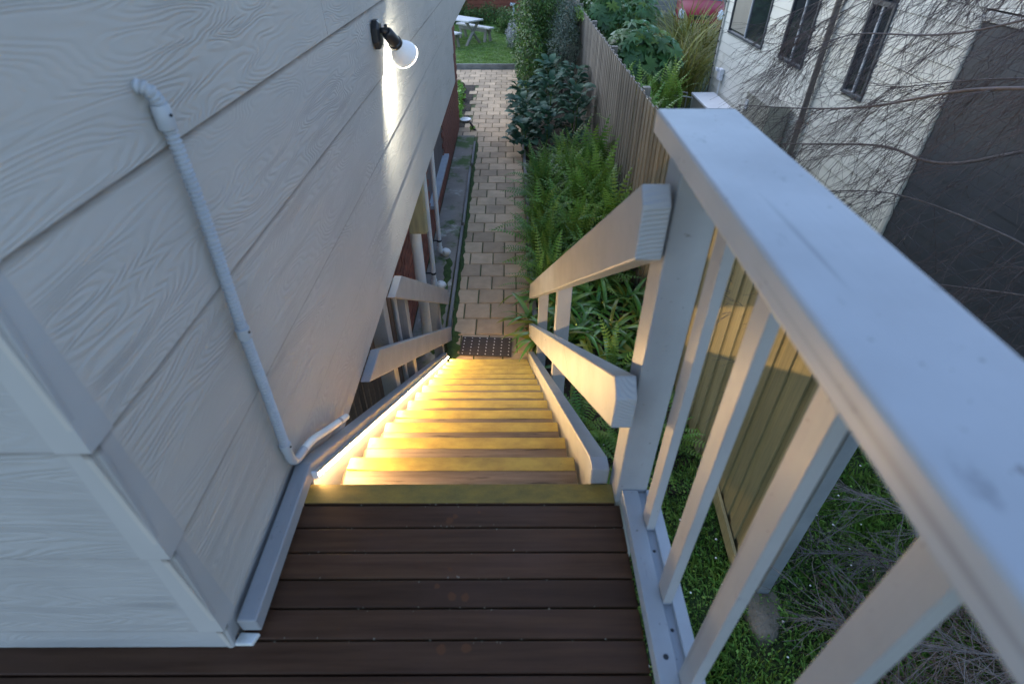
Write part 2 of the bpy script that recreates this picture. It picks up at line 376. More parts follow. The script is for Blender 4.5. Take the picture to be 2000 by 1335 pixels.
# ================================================================== SETTING
G = -2.243
tag(MB().add([(-80, -40, G - .03), (80, -40, G - .03), (80, 140, G - .03), (-80, 140, G - .03)], [(0, 1, 2, 3)]).build('ground', m_ground), kind='structure')
tag(MB().box(-1.60, .26, 4.02, 17.40, G - .029, G - .012).build('path_bed', m_joint), kind='structure')
tag(MB().box(.30, 1.58, 2.6, 17.4, G - .029, G - .004).build('garden_bed', m_soil), kind='structure')
tag(MB().box(-6, .9, 17.52, 30, G - .029, G + .05).build('lawn', m_lawn), kind='structure')
tag(MB().box(-1.60, -.665, .9, 4.01, G - .029, G - .008).build('underhouse_soil', m_soil), kind='structure')
tag(MB().box(-1.07, -.72, 4.03, 11.35, G - .011, G + .015).build('concrete_strip', m_conc, bevel=.008), kind='structure')
tag(MB().box(-1.5, -.93, 11.36, 15.6, G - .011, G + .001).build('side_soil', m_soil), kind='structure')
# pavers, each its own piece of the path
path = bpy.data.objects.new('path', None); COL.objects.link(path); path.location = (-.2, 10, G); tag(path, kind='structure')
P = .302
def paver_mesh(wd):
    b = MB(); e = .006; x = wd / 2 - .0065; y = P / 2 - .0065
    b.add([(-x, -y, -.02), (x, -y, -.02), (x, y, -.02), (-x, y, -.02), (-x, -y, .012 - e), (x, -y, .012 - e), (x, y, .012 - e), (-x, y, .012 - e),
           (-x + e, -y + e, .012), (x - e, -y + e, .012), (x - e, y - e, .012), (-x + e, y - e, .012)],
          [(0, 1, 5, 4), (1, 2, 6, 5), (2, 3, 7, 6), (3, 0, 4, 7), (4, 5, 9, 8), (5, 6, 10, 9), (6, 7, 11, 10), (7, 4, 8, 11), (8, 9, 10, 11)])
    return b.mesh('paver', m_paver)
full = paver_mesh(P); cuts = {}
row = 0; y = 4.20
while y < 17.38:
    off = 0 if row % 2 else P / 2
    xl = -.66 if y < 11.3 else (-.93 + .12 * math.sin(row * 2.1) if y < 15.4 else -1.55)
    if 11.2 < y < 12.0: xl = -1.1
    xr = .245
    x = -.527 + off - 6 * P
    while x < xr:
        a, b_ = max(x, xl), min(x + P, xr)
        wd = round(b_ - a, 2)
        if wd > .06:
            if abs(wd - P) < .012: me = full
            else:
                me = cuts.get(wd) or cuts.setdefault(wd, paver_mesh(wd))
            Mx = Matrix.Translation(((a + b_) / 2, y, G - .006 + random.uniform(-.002, .002))) @ Euler((random.uniform(-.008, .008), random.uniform(-.008, .008), random.uniform(-.006, .006))).to_matrix().to_4x4()
            link('paver', me, path, Mx)
        x += P
    y += P; row += 1
# timber edge to the lawn, garden edge sleepers
def sleeper(a, b, wd, h, label, grp=None, m=m_sleeper):
    o = MB().bar(a, b, wd, h).build('timber_sleeper', m, bevel=.006); return tag(o, label, 'sleeper', grp)
sleeper((-3.0, 17.46, G + .05), (.22, 17.46, G + .05), .07, .17, 'long grey timber sleeper edging the lawn at path end')
sleeper((.27, 9.0, G + .03), (.27, 10.9, G + .03), .05, .13, 'grey timber edging beside the dark lobed plant')
sleeper((.275, 7.0, G + .02), (.275, 8.96, G + .02), .05, .12, 'grey timber edging beside path under far ferns')
sleeper((.28, 4.9, G + .02), (.28, 6.95, G + .02), .05, .12, 'dark timber edging beside path under near ferns')
for i, (a, b, l) in enumerate((((-.70, 10.9), (-.69, 9.7), 'broken grey timber edge beside concrete strip, farthest piece'), ((-.715, 9.55), (-.685, 7.3), 'broken grey timber edge beside concrete strip, middle piece'), ((-.695, 7.2), (-.67, 4.5), 'mossy grey timber edge beside concrete strip, nearest piece'))):
    sleeper((a[0], a[1], G + .01), (b[0], b[1], G + .01), .035, .07, l)
# moss creeping along the path's left edge
def blobstrip(name, pts, w0, w1, m, zz, n=90):
    v = []; f = []
    for i in range(n + 1):
        u = i / n * (len(pts) - 1); k = min(int(u), len(pts) - 2); q = Vector(pts[k]).lerp(Vector(pts[k + 1]), u - k)
        nz = [sum(math.sin(i * fq + ph) for fq, ph in ((.37, s), (.91, s * 2), (1.73, s * 3))) / 3 for s in (1.1, 2.3)]
        a = w0 * (.65 + .45 * nz[0]); b = w1 * (.65 + .5 * nz[1])
        e = 1 if 0 < i < n else .05
        for j, (dx, dz) in enumerate(((-a * e, 0), (-a * e * .6, .012), (0, .018), (b * e * .6, .012), (b * e, 0))):
            v.append((q.x + dx + random.uniform(-.006, .006), q.y, zz + dz))
    for i in range(n):
        for j in range(4): f.append((i * 5 + j, i * 5 + j + 1, i * 5 + j + 6, i * 5 + j + 5))
    return MB().add(v, f).build(name, m, smooth=True)
tag(blobstrip('moss_edge', [(-.63, 4.2), (-.645, 7), (-.655, 11)], .035, .05, m_moss, G), 'green moss creeping over the left edge of paving', 'moss', kind='stuff')
tag(blobstrip('moss_patch', [(-.60, 4.06), (-.60, 4.7)], .10, .09, m_moss, G + .006, 30), 'thick green moss patch beside the black doormat', 'moss', kind='stuff')
tag(blobstrip('moss_sheet', [(-.80, 4.3), (-.80, 6.3)], .10, .10, m_moss, G + .004, 40), 'green moss sheet on the concrete by the pipes', 'moss', kind='stuff')

# ================================================================== LEFT HOUSE
WX = -.653
house = thing('weatherboard_house', (-2.0, 4.0, G), 'grey weatherboard house with embossed grain boards beside the stairs', 'house')
lines = [-.22, .09, .40, .71, 1.02, 1.33, 1.64, 1.95, 2.26, 2.57]
joints = {0: [5.5], 1: [4.0], 2: [5.5], 3: [4.0], 4: [2.2, 6.0], 5: [3.5], 6: [2.6], 7: [4.2], 8: [3.0]}
for i in range(len(lines) - 1):
    zb, zt = lines[i], lines[i + 1]
    far = 7.0 if zb < .3 else 11.0
    cuts_ = [.55] + joints.get(i, []) + [far]
    for a, b in zip(cuts_[:-1], cuts_[1:]):
        pr = [(WX, zb), (WX - .010, zt + .02), (WX - .022, zt + .02), (WX - .012, zb)]
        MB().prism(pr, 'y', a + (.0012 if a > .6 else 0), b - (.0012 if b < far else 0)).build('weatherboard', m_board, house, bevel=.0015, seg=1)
    if zb > -.1 or True:
        z0 = max(zb, .004)
        pr = [(.55, z0), (.560, zt + .02), (.572, zt + .02), (.562, z0)]
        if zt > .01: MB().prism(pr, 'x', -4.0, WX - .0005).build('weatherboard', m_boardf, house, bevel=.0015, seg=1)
for i in range(len(lines) - 1):
    zb, zt = max(lines[i], .003), lines[i + 1]
    if zt < .02: continue
    e = .0016; wd = .056; k_ = (zb - lines[i]) / .31 * .010
    x0, x1, y0, y1 = WX + e - k_, WX + e - .010, .55 - e + k_, .55 - e + .010
    v = [(WX - wd, y0, zb), (x0, y0, zb), (x0, .55 + wd, zb), (WX - wd, y1, zt - .001), (x1, y1, zt - .001), (x1, .55 + wd, zt - .001),
         (WX - wd, y0 + e * 2, zb), (x0 - e * 2, y0 + e * 2, zb), (x0 - e * 2, .55 + wd, zb), (WX - wd, y1 + e * 2, zt - .001), (x1 - e * 2, y1 + e * 2, zt - .001), (x1 - e * 2, .55 + wd, zt - .001)]
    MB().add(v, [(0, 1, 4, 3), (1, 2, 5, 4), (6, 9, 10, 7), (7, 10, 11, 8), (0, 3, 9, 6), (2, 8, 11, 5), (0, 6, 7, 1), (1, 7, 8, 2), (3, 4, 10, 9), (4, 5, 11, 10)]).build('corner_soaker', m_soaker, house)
# body behind the boards, soffit and trim under the overhang
MB().box(-4.0, WX - .027, .58, 6.98, -.185, 2.7).build('wall_core', m_board, house)
MB().box(-4.0, WX - .027, 6.985, 10.98, .31, 2.7).build('wall_core', m_board, house)
MB().box(WX - .05, WX - .014, 1.06, 6.99, -.245, -.221).build('base_trim', m_board, house)
MB().box(-4.2, -.16, .10, 11.4, 2.66, 2.70).build('added_soffit', m_board, house)  # unseen eave added to darken the wall and inner rail faces
MB().box(-.16, -.13, .05, 11.4, 2.60, 2.82).build('fascia', m_paint, house)  # outer edge of that added eave
# brick plinth under the overhang
BX = -1.08
MB().box(BX - .2, BX - .012, 4.0, 6.90, G - .05, -.21).build('mortar_core', m_mortar, house)
MB().box(BX - .2, BX - .012, 8.85, 12.0, G - .05, -.21).build('mortar_core', m_mortar, house)
MB().box(BX - .2, BX - .012, 6.90, 8.85, G - .05, -1.80).build('mortar_core', m_mortar, house)
bl = MB().box(-.05, .05, -.112, .112, -.036, .036).mesh('brick', m_brick)
bs = []
nrow = int((-.25 - G) / .086)
for r_ in range(nrow):
    zc = G + .04 + r_ * .086; yy = 4.12 + (.12 if r_ % 2 else 0)
    while yy < 12:
        if not (6.85 < yy < 8.90 and zc > -1.84): bs.append((yy, zc))
        yy += .234
# what shows between the pipes and beside the strip is near the ground and toward the far end
bs.sort(key=lambda q: q[0] + 1.2 * (q[1] - G))
rest = MB()
for k, (yy, zc) in enumerate(bs):
    if k < 295:
        link('brick', bl, house, Matrix.Translation((BX - .05 + random.uniform(-.002, .002), yy, zc)))
    else: rest.box(BX - .1, BX, yy - .112, yy + .112, zc - .036, zc + .036)
tag(rest.build('brickwork', m_brick, house), kind='stuff')
# plank door with blue grey sill in the plinth
door = MB().box(BX - .05, BX - .04, 6.92, 8.83, -1.74, -.23).build('underhouse_door', m_greydoor, house)
for k in range(13):
    MB().box(BX - .038, BX - .02, 6.925 + k * .1465, 6.925 + k * .1465 + .142, -1.735, -.24).build('plank', m_greydoor, door)
MB().box(BX - .03, BX + .075, 6.86, 8.9, -1.80, -1.745).build('sill', m_sill, house, bevel=.006)
# slat base screen nearer the stairs
scr = thing('base_slat_screen', (-1.05, 2.5, G), 'brown vertical slat screen in the dark under the house', 'screen')
for k in range(26):
    yy = 1.1 + k * .112
    MB().box(-1.06, -1.04, yy, yy + .09, G, -.23).build('slat', m_brown, scr)
MB().box(-1.10, -1.062, 1.1, 4.0, -.6, -.51).build('batten', m_brown, scr); MB().box(-1.10, -1.062, 1.1, 4.0, -1.9, -1.81).build('batten', m_brown, scr)

# ---- conduit on the wall
cd = thing('cable_conduit', (-.62, 1.03, .07), 'grey corrugated cable conduit running down the weatherboard wall', 'conduit')
CX = WX + .016
def spline(pts, n=12):
    pts = [Vector(p) for p in pts]; out = []
    q = [pts[0] * 2 - pts[1]] + pts + [pts[-1] * 2 - pts[-2]]
    for i in range(1, len(q) - 2):
        for k in range(n):
            t_ = k / n; a, b, c, d = q[i - 1], q[i], q[i + 1], q[i + 2]
            out.append(.5 * ((2 * b) + (c - a) * t_ + (2 * a - 5 * b + 4 * c - d) * t_ ** 2 + (-a + 3 * b - 3 * c + d) * t_ ** 3))
    out.append(pts[-1]); return out
def resample(pts, step):
    out = [pts[0]]; acc = 0
    for a, b in zip(pts[:-1], pts[1:]):
        L = (b - a).length
        if L == 0: continue
        s_ = step - acc
        while s_ <= L:
            out.append(a.lerp(b, s_ / L)); s_ += step
        acc = (acc + L) % step
    return out
main = spline([(WX - .02, 1.016, 1.132), (CX - .004, 1.020, 1.126), (CX + .002, 1.034, 1.095), (CX, 1.038, 1.05), (CX, 1.040, .87), (CX, 1.022, .60), (CX, 1.018, .42), (CX, 1.010, .19)])
pp = resample(main, .0024)
MB().tube(pp, [.0136 if k % 4 in (0, 1) else .0100 for k in range(len(pp))], 14).build('corrugated_pipe', m_conduit, cd)
for zc, hl in ((1.075, .022), (.585, .014), (.185, .012)):
    yc = 1.034 if zc > 1 else (1.021 if zc > .3 else 1.010)
    cp = MB().lathe([(-hl, .0150), (-hl * .9, .0165), (hl * .9, .0165), (hl, .0150)], (CX, yc, zc)).build('coupling', m_conduit, cd, smooth='angle')
    MB().lathe([(0, .003), (.003, .0028)], (CX + .0158, yc - .004, zc + .004), (1, -.3, 0), 8).build('screw', m_black, cp)
MB().tube(spline([(CX, 1.010, .185), (CX, 1.013, .13), (CX + .003, 1.035, .098), (CX + .006, 1.085, .085)]), .0135, 14).build('elbow', m_conduit, cd, smooth=True)
MB().tube(spline([(CX + .006, 1.084, .0855), (CX + .008, 1.15, .055), (CX + .012, 1.25, -.012), (CX + .016, 1.42, -.125)]), .0125, 14).build('white_pipe', m_pvc, cd, smooth=True)
MB().tube([(CX + .014, 1.345, -.076), (CX + .014, 1.360, -.086)], .0145, 14).build('saddle', m_conduit, cd)
# ---- flood lamp
lamp = thing('wall_floodlight', (WX, 2.95, .91), 'lit white floodlight on black bracket fixed to weatherboard wall', 'floodlight')
oc = [(.052 * math.cos(R(a)) * 1.0, .068 * math.sin(R(a))) for a in (25, 65, 115, 155, 205, 245, 295, 335)]
pl = MB(); v = [(WX + .001, 2.95 + a, .91 + b) for a, b in oc] + [(WX + .024, 2.95 + a, .91 + b) for a, b in oc] + [(WX + .034, 2.95 + a * .7, .91 + b * .78) for a, b in oc]
f = [(i, (i + 1) % 8, 8 + (i + 1) % 8, 8 + i) for i in range(8)] + [(8 + i, 8 + (i + 1) % 8, 16 + (i + 1) % 8, 16 + i) for i in range(8)] + [tuple(range(16, 24))]
pl.add(v, f).build('mounting_plate', m_black, lamp, bevel=.003)
ax = Vector((.40, .9, -.9)).normalized(); P0 = Vector((-.590, 2.935, .925))
MB().tube([(WX + .03, 2.945, .925), (-.605, 2.938, .930), P0 + ax * .012], [.014, .012, .017], 12).build('knuckle', m_black, lamp, smooth=True)
MB().obox(P0 + Vector((.0, .0, .018)), (.014, .02, .024)).build('wing_screw', m_black, lamp, bevel=.003)
MB().lathe([(0, .020), (.008, .027), (.075, .030), (.080, .035), (.096, .035), (.098, .030)], P0, ax, 28).build('lamp_holder', m_black, lamp, smooth='angle')
q = P0 + ax * .092
MB().lathe([(0, .029), (.012, .033), (.03, .043), (.06, .060), (.078, .067), (.092, .069), (.092, .066), (.078, .063), (.055, .055), (.03, .039)], q, ax, 36, cap=False).build('bulb_shell', m_bulb, lamp, smooth=True)
MB().lathe([(0, .0665), (.003, .0692), (.006, .0692), (.008, .0665)], q + ax * .0925, ax, 36, cap=False).build('rim_lens', m_rim, lamp, smooth=True)
pt = bpy.data.lights.new('flood_bulb', 'POINT'); pt.energy = LAMP_POWER; pt.color = (1.0, .98, .80); pt.shadow_soft_size = .02
po = bpy.data.objects.new('flood_bulb', pt); COL.objects.link(po); po.location = q + ax * .078
setpar(po, lamp)

# ---- pipes under the house
def pipething(name, x, y, r, z0, z1, label, cat='pipe', elbow=True):
    t_ = thing(name, (x, y, z0), label, cat)
    MB().tube([(x, y, z0 + (.07 if elbow else 0)), (x, y, z1)], r, 18).build('pipe', m_pvc, t_, smooth='angle')
    if elbow:
        MB().tube(spline([(x, y, z0 + .12), (x, y, z0 + .07), (x + .03, y + .015, z0 + .035), (x + .085, y + .02, z0 + .02)]), r * 1.25, 14).build('elbow', m_pvc, t_, smooth='angle')
        MB().lathe([(-.05, .040), (-.03, .055), (.02, .062), (.035, .05), (.04, .02)], (x + .075, y + .02, z0 + .03), (.3, 0, 1), 20).build('gully_cap', m_pvcdirty, t_, smooth=True)
        MB().tube([(x, y, z0 + .2), (x, y, z0 + .225)], r * 1.12, 16).build('strap', m_black, t_)
        MB().box(BX, x, y - .006, y + .006, z0 + .205, z0 + .219).build('strap', m_black, t_)
    return t_
pipething('waste_pipe', -.93, 6.38, .0275, G + .02, -.21, 'thin white waste pipe with round elbow, farther of two')
pipething('waste_pipe', -.915, 5.56, .0275, G + .02, -.21, 'thin white waste pipe with round elbow, nearer of two')
pipething('downpipe', -.875, 4.52, .052, G + .01, -.21, 'wide white downpipe below the house wall behind rails', elbow=False)
vt = thing('vent_pipe', (-.79, 4.62, G), 'white bottle-shaped drain riser beside the wide downpipe', 'drain pipe')
MB().lathe([(0, .055), (.14, .056), (.20, .05), (.27, .026), (.30, .022)], (-.79, 4.62, G), n=20).build('riser', m_pvc, vt, smooth=True)
MB().lathe([(0, .022), (.01, .023), (.17, .021), (.18, .015)], (-.79, 4.62, G + .30), n=14).build('neck', m_pvcdirty, vt, smooth=True)
hp = thing('hanging_timber', (-.815, 4.40, -.87), 'short weathered timber post hanging below the wall above downpipe', 'timber post')
MB().prism([(-.89, 4.345), (-.745, 4.345), (-.735, 4.36), (-.735, 4.43), (-.89, 4.43)], 'z', -.87, -.227).build('post', m_oldtimber, hp, bevel=.006)
MB().box(-.755, -.735, 4.35, 4.38, -.34, -.25).build('bracket', m_pvc, hp)

# ================================================================== DECK AND STAIRS
deck = thing('timber_deck', (0, .7, 0), 'dark brown hardwood deck with damp boards at the stair head', 'deck')
edges = [.945 - .0757 * k for k in range(0, 22)]
for k in range(21):
    y1, y0 = edges[k] - .0025, edges[k + 1] + .0025
    xl = -.648 if y1 > .572 else -4.0
    if abs(y1 - .5685) < .03: xl = -4.0
    b = MB().box(xl, .325, y0, y1, -.022, 0).build('deck_board', m_deck, deck, bevel=.003)
b = MB().box(-.612, .312, .9475, 1.0153, -.022, .0).build('deck_board', m_deck, deck, bevel=.003)
MB().box(-.612, .312, .950, 1.0165, .0002, .0028).build('worn_yellow_tape', m_yellow_worn, deck, bevel=.001)
MB().box(-.610, .31, .975, 1.010, -.16, -.023).build('fascia', m_paint, deck)
MB().box(-4, .30, -.6, -.55, -.2, -.0225).build('joist', m_brown, deck); MB().box(-4, .30, .45, .5, -.2, -.0225).build('joist', m_brown, deck)
cr = MB()
for k in range(90):
    e_ = random.choice(edges[0:6]); x = random.choice((random.uniform(-.58, .3), random.gauss(-.12, .08))); r0 = random.uniform(.0006, .0019)
    cr.obox((x, e_ + random.gauss(0, .004), r0 * .6), (r0 * 2, r0 * random.uniform(1, 3), r0), Euler((0, 0, random.uniform(0, 3))).to_matrix())
tag(cr.build('deck_debris', m_cfoot), 'tiny pale crumbs caught along the deck board gaps', 'debris', kind='stuff')
# kerb block offcut (white) at the corner
tag(MB().prism([(-.655, .553), (-.613, .553), (-.604, .578), (-.650, .580)], 'z', .001, .014).build('packer_block', m_pvcdirty, bevel=.002), 'small dirty white packer block at the wall corner', 'packer')

r_, g_, Y0 = .16023, .23344, 1.01528
st = thing('staircase', (-.18, 2.5, G), 'steep timber staircase with yellow tread edges and grey rails', 'staircase')
def xs(x, y, k): return x - k * (y - 1.0)
SLP = -.69
def sloped_board(name, xi, xo, prof, k, m, bevel=.004, ends=None):
    """prof: polygon in (y,z); xi / xo inner and outer face, sheared slightly along y"""
    n = len(prof)
    v = [(xs(xi, y, k), y, z) for y, z in prof] + [(xs(xo, y, k), y, z) for y, z in prof]
    f = [tuple(range(n)), tuple(range(2 * n - 1, n - 1, -1))] + [(i, n + i, n + (i + 1) % n, (i + 1) % n) for i in range(n)]
    o = MB().add(v, f).build(name, m, st, bevel=bevel)
    bm = bmesh.new(); bm.from_mesh(o.data); bmesh.ops.recalc_face_normals(bm, faces=bm.faces); bm.to_mesh(o.data); bm.free()
    if ends:
        o.data.materials.append(m_endgrain)
        for p in o.data.polygons:
            if p.normal.y < -.6 and abs(p.normal.x) < .5: p.material_index = 1
    return o
kL, kR = .008, .020
sl_ = lambda y: .066 + SLP * (y - 1.045)
YE = 4.12
MB_ = sloped_board('stringer', -.602, -.649, [(.582, .016), (.582, .066), (1.045, .066), (YE, sl_(YE)), (YE + .02, sl_(YE) - .16), (YE - .1, G + .004), (YE - .35, G + .004), (1.02, -.24), (1.02, .016)], kL, m_paint)
sloped_board('stringer', .246, .300, [(1.020, .066), (1.070, .066 - .0), (YE, sl_(YE) + .015), (YE + .02, sl_(YE) - .16), (YE - .1, G + .004), (YE - .35, G + .004), (1.02, -.24)], kR, m_paint)
for i in range(1, 14):
    yn, z = Y0 + i * g_, -i * r_
    xl, xr = xs(-.572, yn, kL) + random.uniform(-.004, .004), xs(.238, yn, kR)
    tr = MB().box(xl, xr, yn - .255, yn, z - .042, z).build('tread', m_tread, st, bevel=.005)
    # tape follows the nosing, slightly crooked and lifting
    v = []; f = []; N = 16; wn_ = .055 if i < 6 else .0475
    a0 = random.uniform(-.003, .003); a1 = random.uniform(-.004, .004); flap = random.random() < .4; side = random.choice((0, 1))
    for kx in range(N + 1):
        u = kx / N; x = xl + .004 + (xr - xl - .008) * u; d = a0 + (a1 - a0) * u + random.uniform(-.0012, .0012)
        lift = .0
        if flap: lift = .010 * max(0, ((u if side else 1 - u) - .82) / .18) ** 1.5
        v += [(x, yn + .002, z - .012), (x, yn + .002, z + .0025), (x, yn - .030, z + .0030), (x, yn - wn_ + d, z + .0022 + lift), (x, yn - wn_ + d, z + .0004)]
    for kx in range(N):
        for j in range(4): f.append((kx * 5 + j, kx * 5 + j + 1, kx * 5 + j + 6, kx * 5 + j + 5))
    me = MB().add(v, f); o = me.build('yellow_nosing', m_yellow, tr)
    MB().box(xl + .0, xl + .0 - .022, yn - .19, yn - .02, z - .05, z - .043).build('bracket', m_brown, tr)
# torn tape patch on the fifth tread
MB().prism([(-.075, Y0 + 5 * g_ - .062), (.02, Y0 + 5 * g_ - .058), (.035, Y0 + 5 * g_ - .030), (-.06, Y0 + 5 * g_ - .026)], 'z', -5 * r_ + .0035, -5 * r_ + .0055).build('tape_patch', m_yellow, st)
# right rails
tz = lambda y: .995 - .70 * (y - .935)
def rail(name, xi, xo, y0, y1, top, dep, k, ch=.035):
    return sloped_board(name, xi, xo, [(y0 + ch * .9, top(y0 + ch * .9)), (y1, top(y1)), (y1, top(y1) - dep), (y0, top(y0) - dep + .0), (y0, top(y0) - ch * 1.5)], k, m_paint, .004, ends=True)
rail('handrail', .243, .297, .925, 4.42, tz, .165, .015)
tm = lambda y: .520 - .70 * (y - .935)
rail('mid_rail', .248, .300, .905, 4.42, tm, .165, .015, .045)
# stair posts on the right
for yy, zt in ((2.62, tz(2.62) - .02), (3.95, tz(3.95) - .02)):
    x0 = xs(.302, yy, .015)
    MB().box(x0, x0 + .085, yy, yy + .085, G - .02, zt).build('rail_post', m_paintz, st, bevel=.004)
    MB().box(x0 + .005, x0 + .08, yy + .01, yy + .075, zt, zt + .012).build('post_cap', m_white, st)
for yy in (2.64, 2.69, 3.97, 4.02):
    for tp in (tz, tm):
        for dz in (.045, .12): MB().lathe([(0, .0055), (.0015, .005)], (xs(.2455, yy, .015) + .001, yy, tp(yy) - dz), (-1, 0, 0), 8).build('screw_head', m_frame, st)
# left rails, running up under the wall
t1 = lambda y: -1.55 - .70 * (y - 4.49)
t2 = lambda y: -1.976 - .70 * (y - 4.44)
for tp, nm, dz in ((t1, 'handrail', 0), (t2, 'mid_rail', 0)):
    ya = 4.49 - (-.232 + 1.55) / .70 if tp is t1 else 4.44 - (-.232 + 1.976) / .70
    ya2 = ya - .155 / .70
    ye = 4.49
    sloped_board(nm, -.612, -.655, [(ya, -.232), (ye, tp(ye)), (ye - .03, tp(ye) - .155), (ya2, -.232)], 0, m_paint)
for yy in (2.80, 4.10):
    MB().box(-.745, -.660, yy, yy + .085, G, min(-.23, t1(yy + .04) - .02)).build('rail_post', m_paintz, st, bevel=.004)
MB().box(-.745, -.66, 2.30, 2.385, G, -.23).build('rail_post', m_paintz, st, bevel=.004)
MB().tube([(-.70, 2.70, G), (-.70, 2.70, -.23)], .014, 10).build('cable_pipe', m_conduit, st, smooth='angle')
# LED strip on the inner face of the left stringer
led = thing('led_strip_light', (-.595, 1.05, .0), 'glowing warm LED strip along the left stair stringer', 'strip light')
y0, y1 = 1.035, YE - .02
def ledpoly(x0, x1, dz0, dz1):
    v = []
    for y in (y0, y1):
        for x, dz in ((x0, dz0), (x1, dz0), (x1, dz1), (x0, dz1)): v.append((xs(x, y, kL), y, sl_(y) + dz))
    return MB().add(v, [(0, 3, 2, 1), (4, 5, 6, 7), (0, 1, 5, 4), (1, 2, 6, 5), (2, 3, 7, 6), (3, 0, 4, 7)])
ledpoly(-.6012, -.5940, -.061, -.035).build('channel', m_alu, led)
ledpoly(-.5939, -.5855, -.0405, -.0350).build('channel_lip', m_alu, led); ledpoly(-.5939, -.5915, -.0610, -.0560).build('channel_lip', m_alu, led)
ledpoly(-.5938, -.5862, -.0555, -.0410).build('diffuser', m_led, led)
MB().obox((-.594, 1.031, sl_(1.031) - .046), (.018, .006, .03)).build('end_cap', m_white, led)

# ================================================================== BALUSTRADE
bal = thing('balustrade', (.37, .3, 0), 'pale grey timber balustrade with wide top rail on the right', 'balustrade')
def bevbox(name, x0, x1, y0, y1, z0, z1, m, bev, seg=3): return MB().box(x0, x1, y0, y1, z0, z1).build(name, m, bal, bevel=bev, seg=seg)
MB().box(.289, .447, -1.0, 1.115, 1.022, 1.07).build('top_rail', m_railtop, bal, bevel=.007, seg=3)
# bottom rail with a groove for the balusters
prof = [(.327, .012), (.427, .012), (.427, .058), (.396, .058), (.396, .044), (.372, .044), (.372, .058), (.327, .058)]
MB().prism(prof, 'y', -1.0, .955).build('bottom_rail', m_railtop, bal, bevel=.002)
for k, yc in enumerate((.855, .6535, .452, .25, .05, -.15, -.35, -.55)):
    MB().box(.3725, .3955, yc - .027, yc + .022, .0445, 1.021).build('baluster', m_paintz, bal, bevel=.002)
    if k < 3:
        MB().lathe([(0, .0045), (.002, .003)], (.384, yc - .085, .0442), n=10).build('screw_hole', m_black, bal)
MB().lathe([(0, .0065), (.0012, .006)], (.352, .505, .058), n=12).build('screw_hole', m_black, bal)
MB().box(.312, .400, .956, 1.046, -.32, 1.021).build('newel_post', m_paintz, bal, bevel=.004)

# ================================================================== DOORMAT
mat_ = thing('doormat', (-.27, 4.42, G), 'black rubber link doormat with white pins at stair foot', 'doormat')
Rm = Matrix.Rotation(R(-3), 4, 'Z'); Mm = Matrix.Translation((-.25, 4.42, G + .022)) @ Rm
bar = MB().box(-.27, .27, -.0095, .0095, -.006, .006).mesh('rubber_bar', m_rubber)
for k in range(12): link('rubber_bar', bar, mat_, Mm @ Matrix.Translation((0, -.14 + k * .026, 0)))
pin = MB().box(-.005, .005, -.0055, .0055, -.004, .004).mesh('pin', m_pin)
for k in range(0, 11, 2):
    for j in range(7): link('pin', pin, mat_, Mm @ Matrix.Translation((-.24 + j * .08, -.127 + k * .026, .004)))

# ================================================================== PALING FENCE
FX = 1.60
fence = thing('paling_fence', (FX, 9, G), 'timber paling fence, yellowish near and grey far, between the gardens', 'fence')
FT = -.30
yy = 1.90; k = 0
lap = [MB().add(*(lambda w, t_, h: (MB().box(-t_, 0, -w / 2, w / 2, 0, h).v, MB().box(-t_, 0, -w / 2, w / 2, 0, h).f))(.102, .014, h_)).mesh('paling', m_fence) for h_ in (1.915, 1.925, 1.935, 1.92)]
while yy < 21:
    front = k % 2
    x = FX if front else FX + .016
    link('paling', lap[k % 4] if not (yy > 14.5) else lap[k % 4], fence, Matrix.Translation((x, yy, G + .02 + random.uniform(-.006, .006) + (.10 if yy > 14.5 else 0))) @ Euler((random.uniform(-.006, .006), 0, random.uniform(-.02, .02))).to_matrix().to_4x4())
    yy += .086; k += 1
for z in (-1.95, -1.15, -.55): MB().box(FX + .018, FX + .056, 1.88, 21, z - .035, z + .035).build('fence_rail', m_fence, fence)
for y in (4.6, 7.2, 9.8, 12.4, 15.0, 17.6, 20.2): MB().box(FX + .058, FX + .15, y - .045, y + .045, G, -.32).build('fence_post', m_fence, fence)
MB().bar((FX - .03, 2.80, -2.02), (FX - .04, 1.95, -2.16), .022, .12).build('kick_board', m_fence, fence)
sp = thing('steel_post', (1.66, 1.90, G), 'grey steel post in a concrete footing at the fence end', 'post')
MB().box(1.665, 1.745, 1.77, 1.86, G - .02, -.33).build('post', m_steel, sp, bevel=.006)
MB().box(1.640, 1.664, 1.82, 1.90, G, -.33).build('channel', m_black, sp)  # black strip standing in for the dark gap between fence and post
ft = MB()
ring = []
for j, (rr, zz) in enumerate(((.19, -.04), (.17, .005), (.13, .025), (.06, .035))):
    for a in range(18):
        an = a / 18 * 2 * math.pi; q = rr * (1 + .14 * math.sin(an * 3 + 1) + .08 * math.sin(an * 5 + j))
        ring.append((1.66 + q * .78 * math.cos(an), 1.70 + q * 1.25 * math.sin(an), G + zz))
ft.add(ring, [(j * 18 + a, j * 18 + (a + 1) % 18, (j + 1) * 18 + (a + 1) % 18, (j + 1) * 18 + a) for j in range(3) for a in range(18)] + [tuple(54 + a for a in range(18))])
ft.build('footing', m_cfoot, sp, smooth=True)

